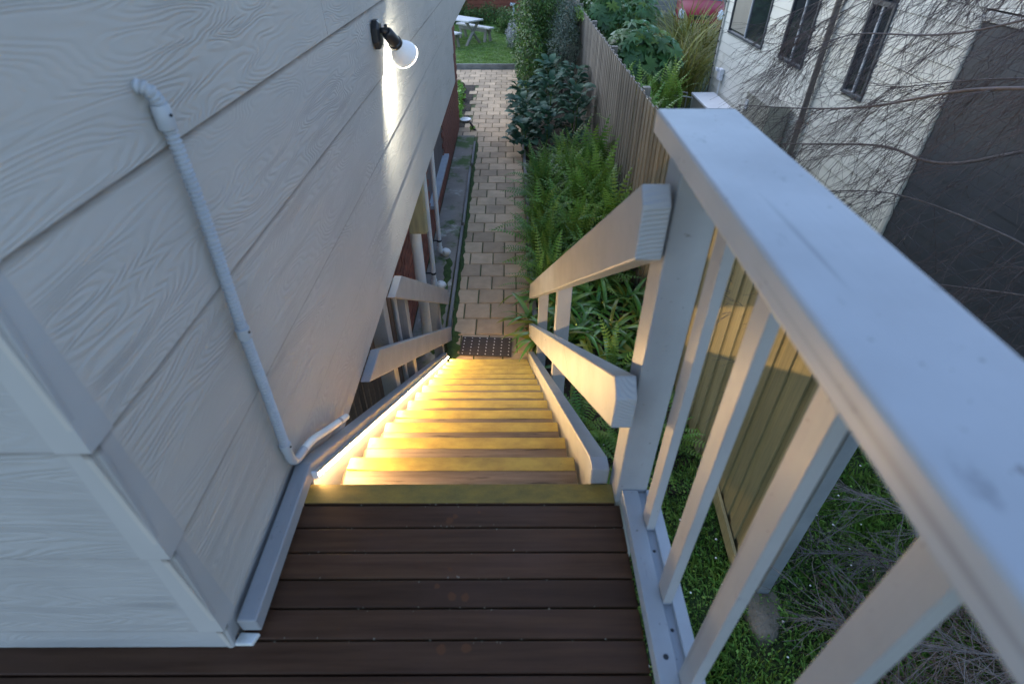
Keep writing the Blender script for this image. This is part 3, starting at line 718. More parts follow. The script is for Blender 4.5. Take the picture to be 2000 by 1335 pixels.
# ================================================================== PLANTS
def leafstrip(L, W, droop, nseg=8, fold=.25, tip=.05, wfun=None):
    """arching strap leaf along +Y from the origin"""
    v = []; f = []
    y = z = 0; ang = droop[0]
    for i in range(nseg + 1):
        u = i / nseg
        wd = W * (wfun(u) if wfun else (min(1, .55 + 2.2 * u) * (1 - max(0, (u - .55) / .45) ** 2 * (1 - tip)))) / 2
        v += [(-wd, y, z + wd * fold), (0, y, z), (wd, y, z + wd * fold)]
        a = droop[0] + (droop[1] - droop[0]) * u
        y += math.cos(a) * L / nseg; z += math.sin(a) * L / nseg
    for i in range(nseg):
        for j in (0, 1): f.append((i * 3 + j, i * 3 + j + 1, i * 3 + j + 4, i * 3 + j + 3))
    return v, f
def frond(L, a0, a1, npair=22, wmax=.075, curl=0.0):
    v = []; f = []; npair = int(npair * .85); wmax *= .86
    y = z = 0; pts = []
    n = npair
    for i in range(n + 1):
        u = i / n; a = a0 + (a1 - a0) * u ** 1.2
        pts.append((curl * u * u, y, z, a)); y += math.cos(a) * L / n; z += math.sin(a) * L / n
    for i in range(2, n + 1):
        u = i / n; x, y, z, a = pts[i]
        wl = wmax * (math.sin(min(1, u * 1.9) * math.pi / 2)) * (1 - u ** 3.2) + .006
        pw = L / n * .27
        dy, dz = math.cos(a), math.sin(a)
        for sgn in (-1, 1):
            o = len(v); dr = -.22 * wl
            v += [(x, y - dy * pw, z - dz * pw), (x, y + dy * pw, z + dz * pw),
                  (x + sgn * wl, y + dy * (pw * .9 + wl * .22), z + dz * (pw + wl * .22) + dr), (x + sgn * wl * .9, y - dy * (pw * .3 - wl * .15), z - dz * pw * .3 + dr)]
            f.append((o, o + 1, o + 2, o + 3) if sgn > 0 else (o, o + 3, o + 2, o + 1))
    for i in range(n):
        x, y, z, a = pts[i]; x2, y2, z2, _ = pts[i + 1]; o = len(v); w_ = .0028
        v += [(x - w_, y, z + .001), (x + w_, y, z + .001), (x2 + w_, y2, z2 + .001), (x2 - w_, y2, z2 + .001)]; f.append((o, o + 1, o + 2, o + 3))
    return v, f
def scatter_plant(name, loc, label, cat, piece, meshes, n, elev, scale, group=None, spread=.06, lean=None):
    t_ = thing(name, loc, label, cat, group)
    for k in range(n):
        az = k * 2.39996 + random.uniform(-.4, .4); e = random.uniform(*elev); s_ = random.uniform(*scale)
        if lean is not None and random.random() < .35: az = lean + random.uniform(-.7, .7)
        Mx = Matrix.Translation(Vector(loc) + Vector((random.gauss(0, spread), random.gauss(0, spread), random.uniform(-.02, .03)))) @ Matrix.Rotation(az, 4, 'Z') @ Matrix.Rotation(e, 4, 'X') @ Matrix.Rotation(random.uniform(-.35, .35), 4, 'Y') @ Matrix.Scale(s_, 4)
        link(piece, random.choice(meshes), t_, Mx)
    return t_
def mk(fn, m, args): return [rawq('leaf', *fn(*a), m) for a in args]
def rawq(name, v, f, m): return rawmesh(name, v, f, m, True)
fr_args = [(.62, .55, -.55, 22, .062, .03), (.70, .75, -.35, 24, .066, -.04), (.55, .35, -.75, 20, .058, .05), (.75, .9, -.1, 25, .062, .0), (.66, .8, -.6, 23, .068, -.06)]
FR = mk(frond, m_fern, fr_args); FRD = mk(frond, m_fernd, fr_args); FRL = mk(frond, m_fernl, fr_args)
where = ['beside the path', 'against the fence', 'in mid bed']
fern_spots = [(.48, 5.55, 1.0, FR + FRD, 'low sword fern edging the path just past the strap leaves'), (1.02, 5.65, 1.05, FRD + FR, 'dark sword fern behind the strap-leaved plants in mid bed'), (1.38, 5.9, 1.0, FRD + FR, 'dark sword fern under the grey handrail by fence'),
    (.46, 6.3, 1.1, FRD + FR, 'sword fern leaning over dark timber edging'), (.92, 6.45, 1.2, FR + FRL, 'tall bright sword fern in mid bed, nearest of the bright ones'), (1.34, 6.75, 1.2, FR + FRL, 'bright sword fern against fence behind handrail end'),
    (.50, 7.1, 1.15, FR, 'arching sword fern with long fronds toward path'), (.95, 7.35, 1.25, FRL + FR, 'tall light green sword fern in the bed centre'), (1.36, 7.7, 1.2, FR + FRL, 'light green sword fern halfway along fence'),
    (.52, 7.95, 1.15, FR + FRD, 'bushy sword fern beside far grey edging'), (.98, 8.3, 1.25, FR + FRL, 'upright sword fern in mid bed before the dark lobed plant'), (1.38, 8.75, 1.2, FR + FRD, 'shaded sword fern against fence before the lobed plant'),
    (.55, 8.8, 1.1, FR + FRD, 'sword fern touching the dark lobed plant near path'), (.98, 9.3, 1.15, FRD + FR, 'farthest sword fern of the bed, half under lobed leaves')]
for x, y, s_, ms, lb in fern_spots:
    if x > 1.3: s_ *= 1.3
    scatter_plant('sword_fern', (x, y, G + .02), lb, 'fern', 'frond', ms, 96, (-.1, 1.3), (.60 * s_, 1.05 * s_), 'ferns in the garden bed')
scatter_plant('sword_fern', (1.00, 3.98, G + .02), 'small bright upright fern below the mid rail', 'fern', 'frond', FRL, 9, (.6, 1.2), (.6, .95), None, .03)
for x, y, lb in ((.58, 3.15, 'dark fern low beside the right stringer'), (.98, 3.0, 'dark fern in shade behind the newel post'), (1.36, 3.1, 'dark fern at the fence base seen between balusters'), (.62, 2.35, 'small dark fern under the stair top')):
    scatter_plant('sword_fern', (x, y, G + .02), lb, 'fern', 'frond', FRD + FR, 22, (.05, .8), (.6, .95), 'dark ferns beside the stairs')
# strap-leaved clumps
st_args = [(.58, .042, (1.15, -1.0)), (.50, .048, (1.0, -.7)), (.62, .040, (1.25, -.9)), (.42, .045, (.8, -.8))]
ST = mk(leafstrip, m_strap, st_args); STY = mk(leafstrip, m_strapy, st_args[1:])
sp_ = [(.42, 4.35, 'yellowing strap-leaved plant beside the doormat'), (.30, 4.75, 'strap-leaved plant spilling on paving past the handrail foot'), (.72, 4.45, 'strap-leaved plant just behind the stair posts'), (1.08, 4.55, 'dense strap-leaved plant in the gap between rails'),
       (1.40, 4.6, 'strap-leaved plant at the fence beyond newel'), (.62, 4.95, 'strap-leaved plant below the upper handrail'), (1.0, 5.05, 'glossy strap-leaved plant in mid bed before ferns'), (1.36, 5.15, 'glossy strap-leaved plant by fence before ferns'),
       (.78, 4.02, 'strap-leaved plant with yellow tips beside stair foot'), (1.30, 4.10, 'low strap-leaved plant near the small bright fern'), (.44, 5.2, 'strap-leaved plant at the corner of path edging')]
for k, (x, y, lb) in enumerate(sp_):
    scatter_plant('strap_leaf_plant', (x, y, G), lb, 'plant', 'leaf', ST * (1 if k in (0, 1, 8) else 4) + STY, 30, (-.1, .35), (.7, 1.15), 'strap-leaved plants by the stair foot', .05)
# acanthus: big dark lobed leaves
def lobed(L, W, nl=6, droop=(.5, -.9)):
    def wf(u):
        base = math.sin(min(1, u * 1.15 + .08) * math.pi) ** .6 if u < .99 else .02
        return base * (.62 + .38 * abs(math.sin(u * nl * math.pi)))
    return leafstrip(L, W, droop, 18, .18, .05, wf)
AC = mk(lobed, m_acan, [(.46, .24, 6, (.6, -.9)), (.40, .22, 5, (.4, -1.0)), (.52, .26, 7, (.7, -.7))])
for x, y, h, lb in ((.28, 10.3, .55, 'dark lobed plant overhanging the path, nearest one'), (.70, 10.45, .75, 'dark lobed plant behind the farthest ferns'), (1.24, 10.5, 1.15, 'dark lobed plant against grey fence, nearest the ferns'), (.30, 11.2, .75, 'dark lobed plant leaning over path edge'),
                 (.80, 11.4, 1.1, 'tallest dark lobed plant in the middle of its patch'), (1.30, 11.6, 1.25, 'dark lobed plant against fence below the tall shrub'), (.35, 12.2, .85, 'dark lobed plant beside path below tall shrub'), (.9, 12.4, 1.2, 'dark lobed plant directly under the tall shrub')):
    t_ = thing('acanthus', (x, y, G), lb, 'plant', 'dark lobed plants by the path')
    for k in range(64):
        az = k * 2.4 + random.uniform(-.3, .3); zz = h * math.sqrt(random.random()); rr = .40 * math.sqrt(max(0, 1 - (zz / h) ** 2 * .7)) * random.uniform(.2, .8)
        Mx = Matrix.Translation((x + rr * math.sin(-az), y + rr * math.cos(az), G + zz)) @ Matrix.Rotation(az, 4, 'Z') @ Matrix.Rotation(random.uniform(-.2, .5), 4, 'X') @ Matrix.Rotation(random.uniform(-.4, .4), 4, 'Y') @ Matrix.Scale(random.uniform(.42, .78), 4)
        link('leaf', random.choice(AC), t_, Mx)
    MB().tube([(x, y, G - .02), (x + .02, y, G + h * .8)], [.02, .008], 6).build('stem', m_fernd, t_)
# leafy crowns
def crown_mesh(name, blobs, n, size, m, flat=.0, aspect=.5, shell=.75):
    tot = sum(b[3] * b[4] * b[5] for b in blobs) ; V = []; 
    for cx, cy, cz, rx, ry, rz in blobs:
        k = max(20, int(n * rx * ry * rz / tot))
        d = rng.normal(size=(k, 3)); d /= np.linalg.norm(d, axis=1)[:, None]
        rad = 1 - (1 - shell) * rng.random(k) * 2.2
        rad = np.clip(rad, .1, 1) * (1 + .22 * np.sin(d[:, 0] * 5 + cx * 7) * np.sin(d[:, 1] * 5 + cy * 3) + .12 * np.sin(d[:, 2] * 9 + cx))
        rad += rng.normal(0, .05, k)
        c = np.array([cx, cy, cz]) + d * rad[:, None] * np.array([rx, ry, rz])
        nrm = d + rng.normal(0, .75, (k, 3)); nrm[:, 2] += .35; nrm /= np.linalg.norm(nrm, axis=1)[:, None]
        a = np.cross(nrm, rng.normal(size=(k, 3))); a /= np.linalg.norm(a, axis=1)[:, None]; b = np.cross(nrm, a)
        s = size * rng.uniform(.6, 1.3, k)[:, None]
        V.append(np.stack([c - a * s, c - b * s * aspect + a * s * .1, c + a * s, c + b * s * aspect + a * s * .1], 1))
    V = np.concatenate(V).reshape(-1, 3)
    V[:, 2] = np.maximum(V[:, 2], G + .01)
    F = np.arange(len(V)).reshape(-1, 4)
    return rawmesh(name, V, F, m)
def shrub(name, base, blobs, n, size, m, label, cat='shrub', stems=4, group=None, extra=None, aspect=.5, shell=.75):
    t_ = thing(name, base, label, cat, group)
    link('foliage', crown_mesh('foliage', blobs, n, size, m, aspect=aspect, shell=shell), t_)
    mbs = MB()
    for k in range(stems):
        b = random.choice(blobs); e = Vector(b[:3]) + Vector((random.uniform(-.6, .6) * b[3], random.uniform(-.6, .6) * b[4], random.uniform(0, .5) * b[5])); s0 = Vector(base) + Vector((random.uniform(-.08, .08), random.uniform(-.08, .08), -.02))
        mid = s0.lerp(e, .5) + Vector((random.uniform(-.1, .1), random.uniform(-.1, .1), .1))
        mbs.tube(spline([s0, mid, e], 5), [.03 - .002 * j for j in range(11)], 6)
    mbs.build('stem', m_bark, t_)
    if extra:
        for nm, bl_, n_, sz, mm in extra: link(nm, crown_mesh(nm, bl_, n_, sz, mm), t_)
    return t_
B1 = [(.62, 13.9, -1.3, .48, .7, .95), (.55, 14.6, -.6, .5, .75, .8), (.75, 14.2, -.15, .5, .6, .7), (.45, 15.2, -1.4, .38, .7, .85)]
shrub('tall_shrub', (.6, 14.3, G), B1, 15000, .034, m_shrub, 'tall dark green shrub with pale buds beside the path', extra=[('flower', B1, 260, .022, m_flower), ('young_leaves', B1[:2], 1600, .034, m_shrubl)])
B2 = [(1.2, 13.4, -.95, .42, .5, .62), (1.25, 13.9, -.45, .38, .5, .55)]
shrub('grey_shrub', (1.2, 13.5, G), B2, 6500, .026, m_shrubg, 'grey green fine-leaved shrub in front of the fence', aspect=.35)
B3 = [(.95, 16.4, -.6, .7, 1.0, 1.3), (.55, 16.9, -1.5, .45, .7, .75)]
shrub('dark_shrub', (.9, 16.5, G), B3, 9000, .040, m_shrub, 'dark shrub at the back of bed before the lawn')
shrub('fence_vine', (1.5, 14.2, G), [(1.56, 14.0, -.38, .14, .8, .12), (1.5, 14.3, -.75, .10, .5, .35)], 1800, .03, m_shrubl, 'bright vine growing over the fence top', 'vine', 2)
shrub('lavender', (.12, 20.3, G), [(.12, 20.3, -1.9, .25, .7, .38)], 1200, .03, m_shrubg, 'pale purple lavender at the lawn edge', 'lavender', 2, extra=[('flower', [(.10, 20.2, -1.72, .24, .75, .35)], 1500, .024, m_lav)])
shrub('box_hedge', (-1.1, 25.3, G), [(-1.6, 25.4, -1.95, .6, .45, .42), (-.85, 25.3, -1.9, .55, .45, .45), (-2.4, 25.4, -1.75, .6, .45, .55), (-.35, 25.3, -1.95, .4, .4, .35)], 9000, .035, m_hedge, 'clipped green hedge along the red brick wall', 'hedge', 3)
shrub('round_bush', (-.05, 23.2, G), [(-.08, 23.2, -1.85, .5, .5, .48)], 3500, .035, m_hedge, 'round green bush in front of the hedge end', 'bush', 3)
shrub('corner_bush', (-2.4, 25.9, G), [(-2.2, 26.0, -1.4, .45, .4, .9)], 2500, .04, m_hedge, 'dark bush by the brick wall behind the table', 'bush', 3)
for k, (x, y, lb) in enumerate(((-1.16, 12.4, 'small bright weed beside brick plinth, nearest'), (-1.2, 13.3, 'small bright weed beside brick plinth, middle'), (-1.22, 14.1, 'small bright weed beside brick plinth, farthest'))):
    shrub('weed', (x, y, G), [(x, y, G + .2, .14, .28, .24)], 260, .04, m_cover, lb, 'weed', 2, 'weeds along the plinth')
shrub('paving_weed', (-.78, 11.75, G), [(-.78, 11.75, G + .05, .07, .07, .06)], 40, .03, m_cover, 'tiny weed growing between the pavers', 'weed', 1)
# neighbour's garden
def palmate(L, lobes=7):
    v = [(0, 0, 0)]; f = []
    for i in range(lobes):
        a = R(-125 + 250 * i / (lobes - 1)); l = L * (1 - .25 * abs(i - (lobes - 1) / 2) / ((lobes - 1) / 2)); wd = .16 * L
        d = (math.sin(a), math.cos(a)); n = (d[1], -d[0]); o = len(v)
        v += [(d[0] * l * .5 - n[0] * wd, d[1] * l * .5 - n[1] * wd, .01), (d[0] * l * .5 + n[0] * wd, d[1] * l * .5 + n[1] * wd, .01), (d[0] * l, d[1] * l, -.16 * l)]
        f += [(0, o + 1, o + 2, o)]
    return v, f
PA = mk(palmate, m_fats, [(.20, 7), (.24, 8), (.17, 6)]); PAL = mk(palmate, m_shrubl, [(.19, 7)])
def fatsia(loc, blobs, n, label):
    t_ = thing('fatsia', loc, label, 'shrub', 'large-leaved shrubs beyond the fence')
    for k in range(n):
        cx, cy, cz, rx, ry, rz = random.choice(blobs)
        d = Vector((random.gauss(0, 1), random.gauss(0, 1) - .2, random.gauss(0, 1) + .25)).normalized(); rr = random.uniform(.55, 1.05)
        p = Vector((cx + d.x * rx * rr, cy + d.y * ry * rr, cz + d.z * rz * rr))
        nrm = (d + Vector((0, -.2, .7))).normalized()
        Mx = Matrix.Translation(p) @ nrm.to_track_quat('Z', 'Y').to_matrix().to_4x4() @ Matrix.Rotation(random.uniform(0, 6.28), 4, 'Z') @ Matrix.Scale(random.uniform(.75, 1.35), 4)
        link('leaf', random.choice(PA * 4 + PAL), t_, Mx)
    mbs = MB()
    for k in range(6):
        e = Vector(random.choice(blobs)[:3]) + Vector((random.uniform(-.3, .3), random.uniform(-.3, .3), random.uniform(-.2, .3)))
        mbs.tube(spline([Vector(loc), Vector(loc).lerp(e, .5) + Vector((random.uniform(-.1, .1), random.uniform(-.1, .1), 0)), e], 4), [.022 - .0015 * j for j in range(9)], 6)
    mbs.build('stem', m_bark, t_); return t_
fatsia((2.7, 13.2, G), [(2.75, 13.2, -1.05, .6, .6, .65), (3.25, 13.3, -1.2, .55, .55, .55)], 230, 'large glossy-leaved shrub just beyond the fence')
fatsia((2.5, 15.8, G), [(2.4, 15.8, -.55, .6, .8, .6), (3.3, 16.2, -.8, .7, .7, .6)], 200, 'large-leaved shrub farther beyond the fence top')
shrub('back_shrub', (2.6, 19.5, G), [(2.5, 19.2, -.6, .9, 1.0, 1.1), (3.6, 20.5, -.9, .9, .9, .9), (2.3, 22, .1, .9, 1.2, 1.2)], 9000, .06, m_hedge, 'dense green bush at the top behind the fence')
shrub('hillside_shrub', (4.2, 23.5, G), [(4.2, 23.2, -1.0, 1.0, 1.0, .9), (5.2, 25.5, -.7, .9, .9, 1.0)], 7000, .06, m_shrub, 'dark bush left of the red car')
tag(link('groundcover_bank', crown_mesh('groundcover_bank', [(4.6, 19.2, -2.2, 1.5, 2.4, .55), (3.6, 17.5, -2.25, .9, 1.2, .5)], 9000, .05, m_cover)), 'bright green groundcover bank before the red car', 'groundcover', kind='stuff')
for x, y, lb in ((1.98, 8.6, 'light green fern showing over fence beside the rail end'), (2.1, 9.6, 'light green fern showing over fence, second from rail'), (2.3, 10.6, 'light green fern beyond fence, third from rail'), (3.0, 10.9, 'spreading light fern on bare soil beyond the fence')):
    scatter_plant('garden_fern', (x, y, G + .6), lb, 'fern', 'frond', FRL + FR, 34, (.35, 1.2), (1.0, 1.5), 'light ferns beyond the fence', .10)
# tall reed clumps by the neighbour's corner
def reeds(loc, n, h, label):
    V = []; F = []; o = 0
    for k in range(n):
        L = h * random.uniform(.6, 1.1); v, f = leafstrip(L, .022, (random.uniform(1.15, 1.5), random.uniform(-.7, .5)), 7, .3)
        az = random.uniform(0, 6.283); Mx = Matrix.Translation(Vector(loc) + Vector((random.gauss(0, .22), random.gauss(0, .3), random.uniform(0, .5) * (random.random() < .5)))) @ Matrix.Rotation(az, 4, 'Z')
        V += [tuple(Mx @ Vector(p)) for p in v]; F += [tuple(i + o for i in q) for q in f]; o = len(V)
    t_ = thing('reed_clump', loc, label, 'ornamental grass', 'reed clumps by the neighbour house')
    link('blades', rawmesh('blades', V, F, m_reed), t_); return t_
reeds((4.05, 13.9, G), 420, 1.9, 'tall olive reed clump left of the cream house corner')
reeds((4.72, 15.7, G), 520, 2.35, 'tall olive reed clump hiding the red car bonnet')
reeds((3.7, 14.6, G), 260, 1.5, 'shorter olive reed clump beside the large-leaved shrub')
# grass on the near lawn
def grass(name, boxes, n, h, m, wd=.006, z=G - .025):
    tot = sum((b[1] - b[0]) * (b[3] - b[2]) for b in boxes); V = []
    for x0, x1, y0, y1 in boxes:
        k = int(n * (x1 - x0) * (y1 - y0) / tot)
        p = np.stack([rng.uniform(x0, x1, k), rng.uniform(y0, y1, k), np.full(k, z)], 1)
        cl = .5 + .5 * np.sin(p[:, 0] * 9 + np.sin(p[:, 1] * 7)) * np.sin(p[:, 1] * 8 + np.cos(p[:, 0] * 6)); keep = rng.random(k) < .35 + .65 * cl; p = p[keep]; cl = cl[keep]; k = len(p)
        a = rng.uniform(0, 6.283, k); d = np.stack([np.cos(a), np.sin(a), np.zeros(k)], 1); q = np.stack([-np.sin(a), np.cos(a), np.zeros(k)], 1)
        hh = h * rng.uniform(.5, 1.2, k) * (.6 + .6 * cl); ln = rng.uniform(.1, 1.1, k) * hh
        mid = p + q * (ln * .35)[:, None]; mid[:, 2] += hh * .7; tip = p + q * ln[:, None]; tip[:, 2] += hh
        w2 = wd * rng.uniform(.6, 1.3, k)[:, None]
        V.append(np.stack([p - d * w2, p + d * w2, mid + d * w2 * .8, tip], 1)); V.append(np.stack([p - d * w2, mid + d * w2 * .8, tip, mid - d * w2 * .8], 1)[:0])
    V = np.concatenate(V).reshape(-1, 3); return link(name, rawmesh(name, V, np.arange(len(V)).reshape(-1, 4), m))
tag(grass('near_grass', [(.42, 1.55, .2, 3.2), (1.55, 3.3, .2, 4.2)], 60000, .075, m_grass, .0045), 'rough grass below the deck beside the fence', 'grass', kind='stuff')
tag(grass('neighbour_grass', [(1.8, 4.4, 4.2, 9.5)], 12000, .12, m_grass, .008), 'rough grass in the neighbour side yard', 'grass', kind='stuff')
tag(grass('lawn_grass', [(-2.6, .3, 17.55, 25)], 42000, .045, m_lawnb, .006, G + .045), 'short mown lawn grass beyond the path', 'grass', kind='stuff')
tag(link('clover', crown_mesh('clover', [(1.0 + .35 * i, 1.0 + .4 * j, G - .02, .32, .32, .07) for i in range(5) for j in range(5)], 6000, .011, m_grass, aspect=.7)), 'small-leaved weeds among the rough grass', 'weeds', kind='stuff')
fl = MB()
for k in range(60):
    x, y = random.uniform(.8, 3.0), random.uniform(.5, 3.2); z = G + random.uniform(.03, .08); r0 = random.uniform(.006, .010)
    fl.add([(x + r0 * math.cos(a), y + r0 * math.sin(a), z) for a in (0, 1.05, 2.1, 3.14, 4.19, 5.24)] + [(x, y, z + .004)], [(i, (i + 1) % 6, 6) for i in range(6)])
tag(fl.build('daisies', m_petal), 'tiny white flowers scattered in the rough grass', 'flowers', kind='stuff')
tag(link('soil_litter', crown_mesh('soil_litter', [(.6 + .3 * i, 2.8 + .5 * j, G, .25, .35, .04) for i in range(4) for j in range(12)], 7000, .022, m_fernd, aspect=.4)), 'dark leaf litter and small weeds under the plants', 'leaf litter', kind='stuff')

# ================================================================== BARE TREE
tree = thing('bare_tree', (3.75, 1.2, G), 'leafless tree with fine reddish drooping twigs on the right', 'tree')
MB().tube(spline([(3.8, .9, G - .05), (3.85, .9, -1.0), (3.75, 1.0, .2), (3.7, 1.15, 1.3), (3.6, 1.3, 2.4)], 5), [.09 - .003 * k for k in range(21)], 12).build('trunk', m_bark2, tree, smooth=True)
def twigset(limb, mb, n, L, dirv, jit, r0, child=3):
    for k in range(n):
        u = random.uniform(.12, 1); i = min(int(u * (len(limb) - 1)), len(limb) - 2); p = limb[i].lerp(limb[i + 1], random.random())
        d = (Vector(dirv) + Vector((random.gauss(0, jit), random.gauss(0, jit), random.gauss(0, jit)))).normalized(); l = L * random.uniform(.45, 1.15)
        pts = [p]; cur = p.copy(); dd = d.copy()
        for s_ in range(5):
            dd = (dd + Vector((random.gauss(0, .13), random.gauss(0, .13), random.gauss(0, .10) - .05))).normalized(); cur = cur + dd * l / 5; pts.append(cur.copy())
        mb.tube(pts, [r0 * (1 - .13 * j) for j in range(6)], 4, False)
        for c in range(child):
            j = random.randint(1, 4); q = pts[j]; d2 = (dd + Vector((random.gauss(0, .34), random.gauss(0, .34), random.gauss(0, .34)))).normalized(); l2 = l * random.uniform(.2, .5)
            e1 = q + d2 * l2 * .5; e2 = e1 + (d2 + Vector((random.gauss(0, .2), random.gauss(0, .2), -.15))).normalized() * l2 * .5
            mb.tube([q, e1, e2], [r0 * .7, r0 * .55, r0 * .4], 3, False)
# upper limbs: cross the neighbour's wall; lower limbs: hang down by the deck
upper = [([(3.75, 1.1, .9), (3.0, 2.55, .80), (2.72, 3.15, .56), (2.5, 3.9, .36), (2.4, 4.8, .10), (2.35, 5.6, -.18)], 80),
         ([(3.75, 1.1, .3), (3.1, 2.7, .34), (2.85, 3.3, .18), (2.65, 3.9, .10), (2.45, 4.6, -.15), (2.4, 5.3, -.42)], 70),
         ([(3.7, 1.2, 1.3), (3.2, 2.9, 1.15), (2.9, 3.8, .82), (2.7, 4.7, .58), (2.6, 5.6, .25)], 110),
         ([(3.7, 1.2, 1.6), (3.4, 3.3, 1.22), (3.15, 4.3, .95), (2.95, 5.2, .72), (2.8, 6.2, .40)], 120),
         ([(3.7, 1.2, 1.8), (3.5, 3.6, 1.20), (3.4, 4.8, 1.0), (3.2, 6.0, .80), (3.0, 7.2, .45)], 110),
         ([(3.8, 1.0, -.1), (3.2, 2.4, -.10), (2.9, 3.0, -.20), (2.6, 3.7, -.30), (2.4, 4.3, -.55)], 70),
         ([(3.75, 1.1, 1.1), (3.3, 2.3, .95), (3.1, 3.0, .70), (2.95, 3.6, .62), (2.8, 4.3, .45)], 90),
         ([(3.8, 1.0, -.4), (3.3, 2.2, -.45), (2.9, 2.9, -.55), (2.5, 3.4, -.72)], 55)]
for li, (pts, n) in enumerate(upper):
    pts = [pts[0]] + [(a + random.gauss(0, .06), b + random.gauss(0, .07), c + random.gauss(0, .07)) for a, b, c in pts[1:]]
    sp2 = spline(pts, 8); mb = MB(); N = len(sp2)
    lb_ = MB().tube(sp2, [(.0135 if li < 2 else .010) * (1 - .75 * j / N) for j in range(N)], 8).build('limb', m_limb, tree, smooth=True)
    twigset(sp2, mb, int(n * 1.1), .80, (-.40, .38, -.70), .30, .0021, 5)
    mb.build('twigs', m_bark, lb_)
lower = [([(3.8, 1.0, -1.2), (3.0, 1.4, -1.25), (2.5, 1.7, -1.35), (2.05, 2.1, -1.45)], 55), ([(3.8, .9, -1.5), (2.9, 1.1, -1.6), (2.3, 1.25, -1.75), (1.85, 1.5, -1.95)], 70),
         ([(3.8, .9, -1.7), (3.0, .8, -1.75), (2.4, .8, -1.85), (1.9, .9, -2.05)], 80), ([(3.8, .9, -1.0), (2.9, 1.9, -1.0), (2.3, 2.5, -1.05), (1.8, 2.9, -1.15)], 55), ([(3.8, 1.0, -.8), (2.9, 2.3, -.70), (2.2, 2.7, -.72), (1.75, 3.2, -.85)], 55),
         ([(3.8, .9, -1.9), (3.0, 1.5, -1.9), (2.5, 1.9, -2.0), (2.0, 2.0, -2.1)], 60)]
for pts, n in lower:
    sp2 = spline(pts, 8); mb = MB(); N = len(sp2)
    lb_ = MB().tube(sp2, [.011 - .008 * j / N for j in range(N)], 6).build('limb', m_bark2, tree, smooth=True)
    twigset(sp2, mb, int(n * 1.3), .48, (-.7, .25, -.1), .55, .0026, 5)
    mb.build('twigs', m_bark2, lb_)

brush = thing('brush_pile', (2.5, 1.0, G), 'heap of brown dead twigs on the ground below the deck', 'brush pile')
mb = MB()
for k in range(420):
    p = Vector((random.uniform(1.95, 3.3), random.uniform(.35, 1.7), G + random.uniform(0, .32))); a = random.uniform(0, 6.283); l = random.uniform(.15, .5)
    d = Vector((math.cos(a), math.sin(a), random.uniform(-.25, .35))); m1 = p + d * l * .5 + Vector((random.gauss(0, .03), random.gauss(0, .03), .02)); e = p + d * l + Vector((random.gauss(0, .05), random.gauss(0, .05), 0))
    r0 = random.uniform(.0018, .0042); mb.tube([p, m1, e], [r0, r0 * .8, r0 * .4], 4, False)
mb.build('twigs', m_brush, brush)
tag(link('dead_leaves', crown_mesh('dead_leaves', [(2.3 + .4 * i, .5 + .4 * j, G, .3, .3, .07) for i in range(3) for j in range(4)], 3500, .02, m_brush, aspect=.5)), 'brown dead leaves under the twigs', 'dead leaves', kind='stuff')
# ================================================================== NEIGHBOUR HOUSE
nh = thing('neighbour_house', (6, 8, G), 'cream weatherboard house with dark framed windows on the right', 'house')
HX = 4.5
wins = [(10.76, 12.60, -.50, .60), (9.10, 9.98, -.48, .60), (7.29, 7.80, -.47, .50)]
p_ = .178; z = G + .25
while z < 2.4:
    zt = z + p_
    y0_ = 5.93 if z < .55 else -2
    segs = [(y0_, 12.95)]
    for a, b, c, d in wins:
        if z < d and zt > c + .02:
            segs = [s2 for (u, v_) in segs for s2 in ((u, min(v_, a)), (max(u, b), v_)) if s2[1] - s2[0] > .02]
    for a, b in segs:
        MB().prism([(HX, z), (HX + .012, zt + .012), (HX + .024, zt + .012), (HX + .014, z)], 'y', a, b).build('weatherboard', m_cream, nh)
    z = zt
MB().box(HX + .16, 8.5, -2, 12.9, G - .1, 2.5).build('wall_core', m_charcoal, nh)
MB().box(HX + .03, HX + .14, 5.9, 12.9, G - .1, -.55).build('wall_core', m_cream, nh)
MB().box(HX - .025, HX + .06, 12.95, 13.06, G, 2.5).build('corner_trim', m_creamtrim, nh, bevel=.005)
MB().box(HX - .03, HX + .06, 5.86, 5.93, G, .62).build('corner_trim', m_creamtrim, nh, bevel=.012)
MB().tube([(HX - .045, 12.99, G + .4), (HX - .045, 12.99, 2.3)], .006, 6).build('cable', m_black, nh)
for k in range(8): MB().box(HX - .055, HX - .026, 12.975, 13.005, -1.5 + k * .24, -1.48 + k * .24).build('clip', m_black, nh)
for (a, b, c, d) in wins:
    wn = MB().box(HX - .03, HX + .05, a, b, c - .04, c).build('window', m_winframe, nh, bevel=.004)
    MB().box(HX - .018, HX + .05, a, a + .04, c, d).build('frame', m_winframe, wn); MB().box(HX - .018, HX + .05, b - .04, b, c, d).build('frame', m_winframe, wn)
    MB().box(HX - .020, HX + .05, a, b, d, d + .05).build('frame', m_winframe, wn)
    mid = (a + b) / 2
    MB().box(HX - .008, HX + .04, mid - .018, mid + .018, c, d).build('mullion', m_mullion, wn)
    MB().box(HX + .012, HX + .018, a + .04, mid - .018, c, d).build('pane', m_glass, wn); MB().box(HX + .012, HX + .018, mid + .018, b - .04, c, d).build('pane', m_glass, wn)
wn_b = MB().box(HX + .0090, HX + .0115, 11.72, 12.54, -.46, .6).build('blind', m_blind, nh)
dp = MB().tube([(HX - .055, 8.52, G + .1), (HX - .055, 8.52, 2.3)], .042, 14).build('downpipe', m_dpipe, nh, smooth='angle')
for zz in (-1.2, .1, 1.4): MB().tube([(HX - .055, 8.52, zz), (HX - .055, 8.52, zz + .03)], .047, 14).build('bracket', m_dpipe, dp)
